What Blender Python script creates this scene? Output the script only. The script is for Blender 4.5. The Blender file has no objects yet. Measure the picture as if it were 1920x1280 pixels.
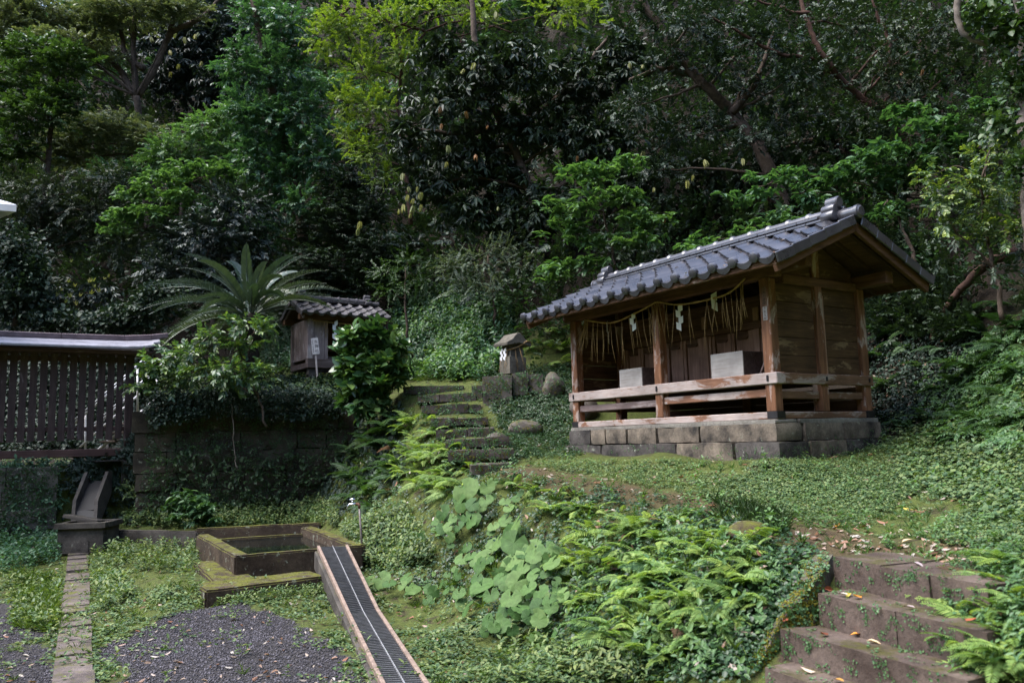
import bpy, bmesh, math, random
import numpy as np
from mathutils import Vector, Matrix

# ------------------------------------------------------------------ scene, camera, light
scene = bpy.context.scene
COL = scene.collection
rng = np.random.default_rng(7)
random.seed(7)
R_ = math.radians

FPX, PITCH, ROLL, CAMZ = 1493.3, R_(7.05), R_(1.46), 1.55
_F = np.array([0, math.cos(PITCH), math.sin(PITCH)])
_R0 = np.array([1.0, 0, 0]); _U0 = np.array([0, -math.sin(PITCH), math.cos(PITCH)])
_R = _R0 * math.cos(ROLL) - _U0 * math.sin(ROLL)
_U = _U0 * math.cos(ROLL) + _R0 * math.sin(ROLL)
_O = np.array([0, 0, CAMZ])

cam_data = bpy.data.cameras.new('camera'); cam = bpy.data.objects.new('camera', cam_data); COL.objects.link(cam)
cam_data.sensor_width = 36.0; cam_data.lens = 36.0 * FPX / 1920.0
cam_data.dof.use_dof = True; cam_data.dof.focus_distance = 8.8; cam_data.dof.aperture_fstop = 2.4
cam_data.clip_start = 0.05; cam_data.clip_end = 1000
M = Matrix.Identity(4)
for i in range(3):
    M[i][0] = _R[i]; M[i][1] = _U[i]; M[i][2] = -_F[i]; M[i][3] = _O[i]
cam.matrix_world = M
scene.camera = cam

SUN_EL, SUN_AZ = R_(62), R_(-108)      # azimuth from +Y towards +X: behind the viewer, to the side of the fence
world = bpy.data.worlds.new('World'); scene.world = world; world.use_nodes = True
wn = world.node_tree; bg = wn.nodes['Background']
sky = wn.nodes.new('ShaderNodeTexSky'); sky.sky_type = 'NISHITA'; sky.sun_disc = False
sky.sun_elevation = SUN_EL; sky.sun_rotation = SUN_AZ
sky.air_density = 1.0; sky.dust_density = 2.0; sky.ozone_density = 1.0
wn.links.new(sky.outputs[0], bg.inputs[0]); bg.inputs[1].default_value = 0.12
sun_data = bpy.data.lights.new('sun', 'SUN'); sun = bpy.data.objects.new('sun', sun_data); COL.objects.link(sun)
sun_data.energy = 1.4; sun_data.angle = R_(48); sun_data.color = (1.0, 0.97, 0.92)
_sd = Vector((math.sin(SUN_AZ) * math.cos(SUN_EL), math.cos(SUN_AZ) * math.cos(SUN_EL), math.sin(SUN_EL)))
sun.rotation_euler = _sd.to_track_quat('Z', 'Y').to_euler()
sun.location = _sd * 40
scene.view_settings.view_transform = 'Standard'; scene.view_settings.look = 'None'
scene.view_settings.gamma = 1.0; scene.view_settings.exposure = 2.3
scene.view_settings.use_curve_mapping = False
scene.render.engine = 'CYCLES'
cy = scene.cycles
cy.max_bounces = 6; cy.diffuse_bounces = 3; cy.glossy_bounces = 2; cy.transmission_bounces = 4; cy.transparent_max_bounces = 4
cy.use_denoising = True
cy.use_adaptive_sampling = True; cy.adaptive_threshold = 0.012
cy.sample_clamp_indirect = 4.0
cy.caustics_reflective = False; cy.caustics_refractive = False

# ------------------------------------------------------------------ pixel helpers (1920 x 1280 photograph)
def ray(x, y):
    return _F + (x - 960) / FPX * _R + (640 - y) / FPX * _U
def Pz(x, y, z):
    d = ray(x, y); return _O + d * (z - CAMZ) / d[2]
def Py(x, y, Y):
    d = ray(x, y); return _O + d * Y / d[1]

# ------------------------------------------------------------------ materials
def new_mat(name):
    m = bpy.data.materials.new(name); m.use_nodes = True
    nt = m.node_tree; nt.nodes.clear()
    return m, nt
def nd(nt, t, **kw):
    n = nt.nodes.new(t)
    for k, v in kw.items():
        if k in n.inputs: n.inputs[k].default_value = v
        else: setattr(n, k, v)
    return n
def lk(nt, a, b): nt.links.new(a, b)
def ramp(nt, fac, stops):
    r = nt.nodes.new('ShaderNodeValToRGB'); e = r.color_ramp.elements
    while len(e) < len(stops): e.new(0.5)
    for el, (p, c) in zip(e, stops):
        el.position = p; el.color = (c[0], c[1], c[2], 1) if hasattr(c, '__len__') else (c, c, c, 1)
    lk(nt, fac, r.inputs[0]); return r.outputs[0]
def mixc(nt, fac, a, b, mode='MIX'):
    m = nt.nodes.new('ShaderNodeMix'); m.data_type = 'RGBA'; m.blend_type = mode
    for s, v in ((0, fac), (6, a), (7, b)):
        if hasattr(v, 'is_output'): lk(nt, v, m.inputs[s])
        elif hasattr(v, '__len__'): m.inputs[s].default_value = (v[0], v[1], v[2], 1)
        else: m.inputs[s].default_value = v
    return m.outputs[2]
def mathn(nt, op, a, b=0.0, clamp=False):
    m = nt.nodes.new('ShaderNodeMath'); m.operation = op; m.use_clamp = clamp
    for s, v in ((0, a), (1, b)):
        if hasattr(v, 'is_output'): lk(nt, v, m.inputs[s])
        else: m.inputs[s].default_value = v
    return m.outputs[0]
def coords(nt, scale=(1, 1, 1), kind='Object'):
    tc = nt.nodes.new('ShaderNodeTexCoord'); mp = nt.nodes.new('ShaderNodeMapping')
    mp.inputs['Scale'].default_value = scale
    lk(nt, tc.outputs[kind], mp.inputs[0]); return mp.outputs[0]
def wcoords(nt, scale=(1, 1, 1)):
    g = nt.nodes.new('ShaderNodeNewGeometry'); mp = nt.nodes.new('ShaderNodeMapping')
    mp.inputs['Scale'].default_value = scale
    lk(nt, g.outputs['Position'], mp.inputs[0]); return mp.outputs[0]
def noise(nt, vec, scale, detail=4, rough=0.55, dist=0.0):
    n = nd(nt, 'ShaderNodeTexNoise', Scale=scale, Detail=detail, Roughness=rough, Distortion=dist)
    lk(nt, vec, n.inputs['Vector']); return n.outputs[0]
def finish(m, nt, col, rough=0.7, bump=None, bstr=0.3, bdist=0.01, spec=0.4, metal=0.0):
    p = nd(nt, 'ShaderNodeBsdfPrincipled'); o = nd(nt, 'ShaderNodeOutputMaterial')
    for k, v in (('Base Color', col), ('Roughness', rough), ('Specular IOR Level', spec), ('Metallic', metal)):
        if hasattr(v, 'is_output'): lk(nt, v, p.inputs[k])
        elif hasattr(v, '__len__'): p.inputs[k].default_value = (v[0], v[1], v[2], 1)
        else: p.inputs[k].default_value = v
    if bump is not None:
        b = nd(nt, 'ShaderNodeBump', Strength=bstr, Distance=bdist); lk(nt, bump, b.inputs['Height']); lk(nt, b.outputs[0], p.inputs['Normal'])
    lk(nt, p.outputs[0], o.inputs[0]); return m

def wood(name, axis, dark, light, pale, pale_amt=0.5, rough=0.75):
    """weathered timber: grain along axis, lighter streaks, pale worn patches"""
    m, nt = new_mat(name)
    s = [14, 14, 14]; s[axis] = 1.1
    v = coords(nt, tuple(s)); v2 = coords(nt, tuple(3.2 if i != axis else 1.0 for i in range(3)))
    g = noise(nt, v, 2.2, 6, 0.65, 0.6)
    c = ramp(nt, g, [(0.25, dark), (0.72, light)])
    w = noise(nt, v2, 2.3, 8, 0.68, 0.4)
    t = 0.74 - 0.42 * pale_amt
    wm = ramp(nt, w, [(t, 0.0), (t + 0.06, 1.0)])
    fine = ramp(nt, noise(nt, v, 6.0, 3, 0.6), [(0.3, 0.55), (0.7, 1.0)])
    c = mixc(nt, mathn(nt, 'MULTIPLY', wm, fine), c, pale)
    g2 = noise(nt, coords(nt), 3.0, 3)
    c = mixc(nt, 0.8, c, ramp(nt, g2, [(0.3, 0.55), (0.7, 1.15)]), 'MULTIPLY')
    return finish(m, nt, c, rough, g, 0.35, 0.006, 0.25)

def stone(name, c1, c2, moss=0.0, mosscol=(0.09, 0.10, 0.012), lichen=0.0, rough=0.85, scale=3.0):
    m, nt = new_mat(name)
    v = wcoords(nt)
    n1 = noise(nt, v, scale, 6, 0.62); n2 = noise(nt, v, scale * 9, 5, 0.7)
    c = ramp(nt, n1, [(0.33, c1), (0.66, c2)])
    c = mixc(nt, 0.6, c, ramp(nt, n2, [(0.3, 0.45), (0.7, 1.25)]), 'MULTIPLY')
    if lichen > 0:
        nl = noise(nt, v, 11.0, 7, 0.72)
        c = mixc(nt, ramp(nt, nl, [(0.70 - lichen * 0.25, 0.0), (0.76 - lichen * 0.25, 0.85)]), c, (0.26, 0.28, 0.22))
    if moss > 0:
        g = nt.nodes.new('ShaderNodeNewGeometry'); sx = nt.nodes.new('ShaderNodeSeparateXYZ')
        lk(nt, g.outputs['Normal'], sx.inputs[0])
        nm = noise(nt, v, 6.0, 8, 0.72)
        f = mathn(nt, 'ADD', mathn(nt, 'MULTIPLY', sx.outputs[2], 0.20), nm)
        f = ramp(nt, f, [(0.80 - moss * 0.28, 0.0), (0.95 - moss * 0.28, 1.0)])
        mc = mixc(nt, noise(nt, v, 30.0, 3), tuple(x * 0.45 for x in mosscol), tuple(x * 1.5 for x in mosscol))
        c = mixc(nt, f, c, mc)
    return finish(m, nt, c, rough, n2, 0.6, 0.012, 0.25)

def leaf_mat(name, cols, trans=0.25, rough=0.45, spec=0.4, tint=0.25):
    """leaf: colour picked per leaf, slow drift through the crown, some light passing through"""
    m, nt = new_mat(name)
    g = nt.nodes.new('ShaderNodeNewGeometry')
    k = len(cols)
    c = ramp(nt, g.outputs['Random Per Island'], [((i + 0.0) / max(1, k - 1), cc) for i, cc in enumerate(cols)])
    n = noise(nt, wcoords(nt), 0.9, 3)
    c = mixc(nt, tint, c, ramp(nt, n, [(0.3, 0.35), (0.7, 1.5)]), 'MULTIPLY')
    oi = nt.nodes.new('ShaderNodeObjectInfo'); c = mixc(nt, 1.0, c, ramp(nt, oi.outputs['Random'], [(0, (.72, .8, .85)), (.5, (1, 1, 1)), (1, (1.22, 1.12, .85))]), 'MULTIPLY')
    p = nd(nt, 'ShaderNodeBsdfPrincipled', Roughness=rough); p.inputs['Specular IOR Level'].default_value = spec
    lk(nt, c, p.inputs['Base Color'])
    t = nd(nt, 'ShaderNodeBsdfTranslucent')
    tc = mixc(nt, 1.0, c, (1.25, 1.35, 0.5), 'MULTIPLY'); lk(nt, tc, t.inputs[0])
    mx = nd(nt, 'ShaderNodeMixShader'); mx.inputs[0].default_value = trans
    lk(nt, p.outputs[0], mx.inputs[1]); lk(nt, t.outputs[0], mx.inputs[2])
    o = nd(nt, 'ShaderNodeOutputMaterial'); lk(nt, mx.outputs[0], o.inputs[0])
    return m

def plain(name, col, rough=0.6, spec=0.4, metal=0.0, var=0.35, scale=8.0, bump=0.0):
    m, nt = new_mat(name)
    n = noise(nt, wcoords(nt), scale, 5, 0.6)
    c = mixc(nt, 1.0, col, ramp(nt, n, [(0.3, 1 - var), (0.7, 1 + var)]), 'MULTIPLY')
    return finish(m, nt, c, rough, n if bump else None, bump, 0.006, spec, metal)

# ------------------------------------------------------------------ mesh helpers
def tag(o, label=None, cat=None, group=None, kind=None):
    if label: o['label'] = label
    if cat: o['category'] = cat
    if group: o['group'] = group
    if kind: o['kind'] = kind
    return o
def link(name, me, mat=None, parent=None, loc=None, smooth=False):
    o = bpy.data.objects.new(name, me); COL.objects.link(o)
    if mat is not None and len(me.materials) == 0: me.materials.append(mat)
    if parent is not None: o.parent = parent
    if loc is not None: o.location = loc
    if smooth and len(me.polygons): me.polygons.foreach_set('use_smooth', np.ones(len(me.polygons), bool))
    return o
def mesh_np(name, V, Fc):
    """V (n,3), Fc (m,k) -> mesh, fast"""
    me = bpy.data.meshes.new(name)
    V = np.ascontiguousarray(V, dtype=np.float32); Fc = np.ascontiguousarray(Fc, dtype=np.int32)
    m, k = Fc.shape
    me.vertices.add(len(V)); me.vertices.foreach_set('co', V.ravel())
    me.loops.add(m * k); me.loops.foreach_set('vertex_index', Fc.ravel())
    me.polygons.add(m); me.polygons.foreach_set('loop_start', np.arange(0, m * k, k, dtype=np.int32))
    me.polygons.foreach_set('loop_total', np.full(m, k, dtype=np.int32))
    me.update(calc_edges=True); return me
def mesh_py(name, V, Fc):
    me = bpy.data.meshes.new(name); me.from_pydata([tuple(v) for v in V], [], [tuple(f) for f in Fc]); me.update(); return me
def empty(name, loc=(0, 0, 0), rz=0.0):
    o = bpy.data.objects.new(name, None); COL.objects.link(o); o.location = loc; o.rotation_euler = (0, 0, rz); o.empty_display_size = 0.1
    return o
def box(name, a, b, mat, parent=None, bev=0.006, mtx=None):
    bm = bmesh.new(); bmesh.ops.create_cube(bm, size=1.0)
    a = np.array(a, float); b = np.array(b, float)
    for v in bm.verts:
        v.co = Vector([(a[i] + b[i]) / 2 + v.co[i] * (b[i] - a[i]) for i in range(3)])
    if bev > 0: bmesh.ops.bevel(bm, geom=bm.edges[:], offset=bev, segments=1, affect='EDGES', clamp_overlap=True)
    if mtx is not None: bmesh.ops.transform(bm, matrix=mtx, verts=bm.verts)
    bmesh.ops.recalc_face_normals(bm, faces=bm.faces)
    me = bpy.data.meshes.new(name); bm.to_mesh(me); bm.free()
    return link(name, me, mat, parent)
def beam(name, p0, p1, w, h, mat, parent=None, up=(0, 0, 1), bev=0.005):
    """rectangular bar from p0 to p1 (centre line), width w, height h"""
    p0 = Vector(p0); p1 = Vector(p1); d = p1 - p0; L = d.length; x = d / L
    z = Vector(up); z = (z - x * z.dot(x)).normalized(); y = z.cross(x)
    mt = Matrix(((x.x, y.x, z.x, p0.x), (x.y, y.y, z.y, p0.y), (x.z, y.z, z.z, p0.z), (0, 0, 0, 1)))
    return box(name, (0, -w / 2, -h / 2), (L, w / 2, h / 2), mat, parent, bev, mt)
def tube_vf(pts, rad, seg=8, cap=True, base=0):
    P = np.array(pts, float); n = len(P); rad = np.broadcast_to(np.array(rad, float), (n,))
    T = np.gradient(P, axis=0); T /= np.linalg.norm(T, axis=1)[:, None] + 1e-9
    ref = np.array([0.13, 0.21, 0.97]) if abs(T[0, 2]) < 0.9 else np.array([0.9, 0.3, 0.1])
    V = []; Fc = []
    for i in range(n):
        a = np.cross(T[i], ref); a /= np.linalg.norm(a); b = np.cross(T[i], a)
        for k in range(seg):
            t = 2 * math.pi * k / seg
            V.append(P[i] + rad[i] * (a * math.cos(t) + b * math.sin(t)))
    for i in range(n - 1):
        for k in range(seg):
            k2 = (k + 1) % seg
            Fc.append((base + i * seg + k, base + i * seg + k2, base + (i + 1) * seg + k2, base + (i + 1) * seg + k))
    if cap:
        Fc.append(tuple(base + k for k in range(seg))[::-1]); Fc.append(tuple(base + (n - 1) * seg + k for k in range(seg)))
    return V, Fc
def tube(name, pts, rad, mat, parent=None, seg=8, smooth=True):
    V, Fc = tube_vf(pts, rad, seg)
    return link(name, mesh_py(name, V, Fc), mat, parent, smooth=smooth)
def spline(pts, n=8, jit=0.0):
    """Catmull-Rom through pts"""
    P = np.array(pts, float); P = np.vstack([2 * P[0] - P[1], P, 2 * P[-1] - P[-2]]); out = []
    for i in range(1, len(P) - 2):
        for t in np.linspace(0, 1, n, endpoint=False):
            a, b, c, d = P[i - 1], P[i], P[i + 1], P[i + 2]
            out.append(0.5 * ((2 * b) + (-a + c) * t + (2 * a - 5 * b + 4 * c - d) * t * t + (-a + 3 * b - 3 * c + d) * t ** 3))
    out.append(P[-2]); out = np.array(out)
    if jit: out[1:-1] += rng.normal(0, jit, out[1:-1].shape)
    return out
def _h3(p, s):
    x = np.sin(p[:, 0] * 12.9898 * s + p[:, 1] * 78.233 * s + p[:, 2] * 37.719 * s + s) ; return x
def vnoise(P, f, seed=0):
    """cheap smooth 3-D noise: a few rotated sines"""
    P = np.asarray(P, float) * f; r = np.random.default_rng(seed); out = 0
    for k in range(5):
        d = r.normal(size=3); d /= np.linalg.norm(d); ph = r.uniform(0, 6.28)
        out = out + np.sin(P @ (d * r.uniform(0.7, 1.9)) + ph) / 5
    return out
def rock(name, a, b, mat, parent=None, cuts=2, rnd=0.25, amp=0.02, seed=None, mtx=None):
    """roughly squared stone between corners a and b"""
    seed = random.randint(0, 99999) if seed is None else seed
    bm = bmesh.new(); bmesh.ops.create_cube(bm, size=2.0)
    bmesh.ops.subdivide_edges(bm, edges=bm.edges[:], cuts=cuts, use_grid_fill=True)
    P = np.array([v.co[:] for v in bm.verts])
    a = np.array(a, float); b = np.array(b, float); h = (b - a) / 2
    Q = P.copy(); nrm = (np.abs(P) ** 5).sum(1) ** 0.2
    Q = P * (1 - rnd) + rnd * (P / nrm[:, None] * 0.97)
    W = (a + b) / 2 + Q * h
    N = P / np.linalg.norm(P, axis=1)[:, None]
    W = W + N * (vnoise(W, 9, seed) * amp + vnoise(W, 24, seed + 1) * amp * 0.5)[:, None]
    for v, w in zip(bm.verts, W): v.co = Vector(w)
    if mtx is not None: bmesh.ops.transform(bm, matrix=mtx, verts=bm.verts)
    me = bpy.data.meshes.new(name); bm.to_mesh(me); bm.free()
    o = link(name, me, mat, parent, smooth=True); me.set_sharp_from_angle(angle=R_(42)); return o
def boulder(name, c, r, mat, parent=None, seed=0, amp=0.12):
    bm = bmesh.new(); bmesh.ops.create_icosphere(bm, subdivisions=3, radius=1.0)
    P = np.array([v.co[:] for v in bm.verts])
    d = 1 + amp * vnoise(P, 2.2, seed) * 2 + amp * 0.5 * vnoise(P, 6, seed + 3)
    for v, p, k in zip(bm.verts, P, d): v.co = Vector((p * k) * np.array(r) + np.array(c))
    me = bpy.data.meshes.new(name); bm.to_mesh(me); bm.free()
    return link(name, me, mat, parent, smooth=True)

# ------------------------------------------------------------------ terrain
def _rbf(pts):
    P = np.array(pts, float); X = P[:, :2]; n = len(P)
    D = np.linalg.norm(X[:, None] - X[None], axis=2)
    A = np.zeros((n + 1, n + 1)); A[:n, :n] = D; A[:n, n] = 1; A[n, :n] = 1
    w = np.linalg.solve(A, np.append(P[:, 2], 0))
    def f(x, y):
        q = np.stack([np.ravel(x), np.ravel(y)], 1); out = np.empty(len(q))
        for i in range(0, len(q), 20000):
            out[i:i + 20000] = np.linalg.norm(q[i:i + 20000, None] - X[None], axis=2) @ w[:n] + w[n]
        return out.reshape(np.shape(x))
    return f
HILL_TOE = [(-16, 17, 1.4), (-12, 17, 1.4), (-9, 17, 1.6), (-6, 17, 2.9), (-3, 16.3, 2.95), (-1.6, 15.2, 3.0), (-0.2, 13.9, 2.9), (1.0, 13.1, 2.6),
            (2.6, 12.4, 1.9), (4.2, 10.4, 1.65), (4.7, 8.6, 1.6), (4.75, 6.6, 1.6), (4.3, 5.0, 1.4), (3.3, 3.8, 1.15), (3.1, 2.0, 1.0), (3.1, -3, 0.9), (3.3, -12, 0.9)]
def _hill_pts():
    out = []; T = np.array(HILL_TOE)
    for i in range(len(T)):
        a = T[max(0, i - 1)]; b = T[min(len(T) - 1, i + 1)]; d = (b - a)[:2]; d /= np.linalg.norm(d); n = np.array([-d[1], d[0]])
        n = -n if n @ np.array([0.5, 1.0]) < 0 and n[0] < 0.2 else n
        n = np.array([d[1] * -1, d[0]]);
        if n @ np.array([0.75, 0.66]) < 0: n = -n
        out.append(tuple(T[i]))
        for o, r in ((0.8, 0.9), (2.0, 2.3), (4.5, 5.2), (9, 10.5), (18, 21), (40, 38), (90, 50)):
            out.append((T[i][0] + n[0] * o, T[i][1] + n[1] * o, T[i][2] + r))
    return out
LOW = _hill_pts()
for x in (-11, -9, -7.5, -6, -4.5, -3, -1.6): LOW += [(x, y, 0.0) for y in (-6, 0, 3, 5, 6.5, 8, 9.2)]
LOW += [(-16, y, 0) for y in (-6, 0, 6)] + [(0, y, 0) for y in (-6, -3, 0, 2, 3.5, 5.2)] + [(1.2, y, 0) for y in (-6, 0, 1.5, 2.8, 3.6)] + [(-60, y, 12) for y in (-20, 0, 30)] + [(x, -60, 44) for x in (-60, -20, 20, 60)] + [(x, -25, 19) for x in (-30, -10, 10, 30)] + [(x, -12, 6) for x in (-20, -6, 6)]  # includes an unseen rise behind the viewer, added to block low sky light
LOW += [(-0.6, y, 0) for y in (5.2, 6.2, 7.2)] + [(0.5, 4.6, 0), (0.75, 4.2, 0)]
LOW += [(0.80, 5.0, 0.0), (0.12, 6.3, 0.0), (-0.82, 8.1, .04), (-1.65, 9.5, .08), (-2.5, 11.4, .25)]           # toe of the bank
LOW += [(1.12, 5.15, .42), (0.55, 6.45, .45), (-0.25, 8.05, .5), (-1.05, 9.3, .55), (-1.9, 11.2, .8)]            # bank, part way
LOW += [(1.42, 5.45, .74), (0.95, 6.6, .85), (0.2, 7.95, .97), (-0.5, 9.2, 1.1)]                                  # lip
LOW += [(2.0, 5.6, .83), (1.5, 6.9, .95), (0.95, 7.7, 1.02), (0.35, 8.9, 1.13), (-0.1, 9.5, 1.22), (2.5, 5.0, .84), (2.75, 4.4, .88)]  # path
LOW += [(1.25, 4.35, 0.0), (1.5, 4.1, .14), (1.75, 4.2, .3), (2.0, 4.4, .5), (1.9, 3.75, .2), (2.15, 4.1, .55), (1.55, 3.55, .0)]       # under the near steps
LOW += [(2.45, 3.85, .78), (2.3, 3.35, .62), (1.95, 3.0, .3), (2.75, 3.5, .92), (2.6, 2.8, .75)]
LOW += [(-0.62, 9.9, 1.10), (-1.0, 11.0, 1.50), (-1.4, 12.0, 1.92), (-1.85, 12.9, 2.35), (0.0, 9.9, 1.15), (-0.1, 11, 1.50), (-0.45, 12, 1.92), (-0.8, 12.8, 2.34), (-0.35, 9.55, 1.14), (-0.5, 10.6, 1.33), (-0.75, 11.5, 1.72), (-1.1, 12.4, 2.12), (-1.3, 13.6, 2.48)]  # upper steps
LOW += [(-2.3, 12.2, .9), (-1.75, 12.1, 1.5), (-2.3, 12.9, 1.6), (-2.3, 13.5, 2.25), (-2.9, 12.7, .5)]
LOW += [(-6.5, 11.6, .1), (-5, 11.6, .12), (-3.6, 11.8, .15), (-6.3, 12.5, .4), (-4.6, 12.8, .45), (-3.2, 13.2, .5), (-9, 10.6, .12), (-12, 8.8, .1), (-8.3, 11.2, .3)]
LOW += [(-3.42, 8.2, .18), (-2.3, 8.8, .10), (-2.9, 8.45, .12), (-3.65, 8.6, .19), (-3.2, 8.3, .14), (-3.9, 9.0, .18), (-3.9, 9.4, .14), (-4.7, 10.6, .14), (-2.7, 7.9, .05), (-1.9, 9.2, .08)]
LOW += [(2.45, 7.7, 1.31), (0.75, 10.4, 1.37), (1.6, 9.05, 1.36), (1.8, 7.6, 1.1), (1.05, 8.75, 1.16), (0.4, 9.9, 1.25), (3.2, 7.3, 1.18), (3.5, 6.4, 1.08), (3.1, 5.1, .93), (3.7, 5.6, 1.12), (4.15, 8.4, 1.45), (3.9, 7.7, 1.3), (3.0, 6.0, .9), (2.6, 6.6, .93),
        (3.0, 9.4, 1.35), (2.1, 10.8, 1.4), (2.3, 11.9, 1.6), (3.8, 9.6, 1.5)]
LOW += [(0.35, 10.8, 1.38), (0.55, 11.6, 1.6), (0.15, 11.9, 1.75), (0.9, 12.2, 2.0), (0.1, 12.55, 2.25), (0.4, 12.8, 2.5), (-0.3, 13.1, 2.5), (1.5, 12.4, 2.1)]
UP = _hill_pts() + [(x, y, 1.36) for x in (-14, -11, -8.5, -7, -6.5) for y in (8, 11.5, 13, 15)]
UP += [(-6.05, 12.9, 1.95), (-5.8, 13.4, 2.2), (-5.9, 14.5, 2.5), (-4.4, 13.6, 2.25), (-4.6, 14.4, 2.72), (-2.8, 14.1, 2.2), (-3.4, 14.3, 2.72), (-3.2, 15.1, 2.85), (-4.2, 15.2, 2.85), (-2.2, 14.6, 2.8), (-1.6, 13.8, 2.5), (-5, 16, 2.9)]
f_low, f_up = _rbf(LOW), _rbf(UP)
WALLX = np.array([-40, -16, -6.35, -6.0, -2.75, -1.5, 60]); WALLY = np.array([-8, 6.9, 12.72, 12.78, 13.7, 14.1, 30])
def sstep(a, b, x):
    t = np.clip((np.asarray(x) - a) / (b - a), 0, 1); return t * t * (3 - 2 * t)
def terr(x, y):
    x = np.asarray(x, float); y = np.asarray(y, float)
    w = sstep(0.14, 0.24, y - np.interp(x, WALLX, WALLY)) * (1 - sstep(-3.0, -2.4, x))
    z = f_low(x, y) * (1 - w) + f_up(x, y) * w
    P = np.stack([np.ravel(x), np.ravel(y), 0 * np.ravel(x)], 1)
    far = sstep(2.2, 5, z)
    z = z + (vnoise(P, 3.1, 5) * 0.02 + vnoise(P, 9, 6) * 0.008).reshape(z.shape) + far * (vnoise(P, 0.9, 9) * 0.45).reshape(z.shape)
    return z
def terr1(x, y): return float(fterr(np.array([x]), np.array([y]))[0])
def terr_n(x, y, e=0.06):
    ax = (fterr(x + e, y) - fterr(x - e, y)) / (2 * e); ay = (fterr(x, y + e) - fterr(x, y - e)) / (2 * e)
    n = np.stack([-ax, -ay, np.ones_like(ax)], -1); return n / np.linalg.norm(n, axis=-1, keepdims=True)
def fterr(x, y):
    sh_ = np.shape(x); x = np.clip(np.ravel(x), gx[0], gx[-1] - 1e-6); y = np.clip(np.ravel(y), gy[0], gy[-1] - 1e-6)
    i = np.clip(np.searchsorted(gx, x, 'right') - 1, 0, nx - 2); j = np.clip(np.searchsorted(gy, y, 'right') - 1, 0, ny - 2)
    u = (x - gx[i]) / (gx[i + 1] - gx[i]); v = (y - gy[j]) / (gy[j + 1] - gy[j])
    z = GZ[j, i] * (1 - u) * (1 - v) + GZ[j, i + 1] * u * (1 - v) + GZ[j + 1, i] * (1 - u) * v + GZ[j + 1, i + 1] * u * v
    return z.reshape(sh_)
def to_px(P):
    q = np.asarray(P, float) - _O; d = q @ _F; return np.stack([960 + FPX * (q @ _R) / d, 640 - FPX * (q @ _U) / d], 1)
def hits(pxy, t0=2.5, t1=40, n=380):
    """where rays through photograph pixels meet the terrain (places for plants)"""
    pxy = np.asarray(pxy, float); D = _F + (pxy[:, :1] - 960) / FPX * _R + (640 - pxy[:, 1:2]) / FPX * _U
    ts = np.geomspace(t0, t1, n); out = np.full((len(pxy), 3), np.nan)
    for i in range(0, len(pxy), 400):
        P = _O + D[i:i + 400, None] * ts[None, :, None]
        below = P[..., 2] < fterr(P[..., 0], P[..., 1])
        k = below.argmax(1); ok = below.any(1)
        q = P[np.arange(len(k)), k]; q[:, 2] = fterr(q[:, 0], q[:, 1]); q[~ok] = np.nan
        out[i:i + 400] = q
    return out
def inpoly(p, poly):
    p = np.asarray(p, float); poly = np.asarray(poly, float); x, y = p[:, 0], p[:, 1]; c = np.zeros(len(p), bool); j = len(poly) - 1
    for i in range(len(poly)):
        xi, yi = poly[i]; xj, yj = poly[j]
        c ^= ((yi > y) != (yj > y)) & (x < (xj - xi) * (y - yi) / (yj - yi + 1e-12) + xi); j = i
    return c
def poly_px(poly, n):
    poly = np.array(poly, float); lo, hi = poly.min(0), poly.max(0); out = np.empty((0, 2))
    while len(out) < n:
        q = rng.uniform(lo, hi, (n * 3, 2)); out = np.vstack([out, q[inpoly(q, poly)]])
    return out[:n]

def smooth_axis(lo, a, b, hi, step, grow=1.18):
    mid = np.arange(a, b + 1e-6, step); left = []; s = step; v = a
    while v > lo: s *= grow; v -= s; left.append(v)
    right = []; s = step; v = mid[-1]
    while v < hi: s *= grow; v += s; right.append(v)
    return np.concatenate([left[::-1], mid, right])
gx = smooth_axis(-140, -9.2, 5.2, 140, 0.075); gy = smooth_axis(-90, 2.6, 16.5, 140, 0.075)
GX, GY = np.meshgrid(gx, gy); GZ = terr(GX, GY); nx, ny = len(gx), len(gy)
V = np.stack([GX.ravel(), GY.ravel(), GZ.ravel()], 1)
ii = (np.arange(ny - 1)[:, None] * nx + np.arange(nx - 1)[None]).ravel()
Fq = np.stack([ii, ii + 1, ii + nx + 1, ii + nx], 1)
ground_me = mesh_np('ground', V, Fq)
GRAVEL = [[Pz(x, y, 0)[:2] for x, y in ((205, 1200), (280, 1160), (390, 1135), (480, 1135), (560, 1165), (640, 1215), (695, 1290), (700, 1500), (185, 1500), (185, 1260))],
          [Pz(x, y, 0)[:2] for x, y in ((-200, 1120), (20, 1125), (60, 1150), (100, 1225), (100, 1500), (-400, 1500))]]
def gravel_mask(x, y):
    P = np.stack([np.ravel(x), np.ravel(y), 0 * np.ravel(x)], 1)
    q = P[:, :2] + 0.42 * np.stack([vnoise(P, 4, 31), vnoise(P, 4, 32)], 1) + .16 * np.stack([vnoise(P, 19, 33), vnoise(P, 19, 34)], 1)
    return (inpoly(q, GRAVEL[0]) | inpoly(q, GRAVEL[1])).astype(float).reshape(np.shape(x))
PATHL = np.array([(2.5, 4.7), (2.1, 5.5), (1.6, 6.75), (1.05, 7.6), (0.4, 8.75), (-0.15, 9.6)])
def dist_line(x, y, L):
    q = np.stack([np.ravel(x), np.ravel(y)], 1); d = np.full(len(q), 1e9)
    for a, b in zip(L[:-1], L[1:]):
        t = np.clip(((q - a) @ (b - a)) / ((b - a) @ (b - a)), 0, 1); d = np.minimum(d, np.linalg.norm(q - (a + t[:, None] * (b - a)), axis=1))
    return d.reshape(np.shape(x))
def path_mask(x, y): return 1 - sstep(0.16, 0.36, dist_line(x, y, PATHL))
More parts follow.
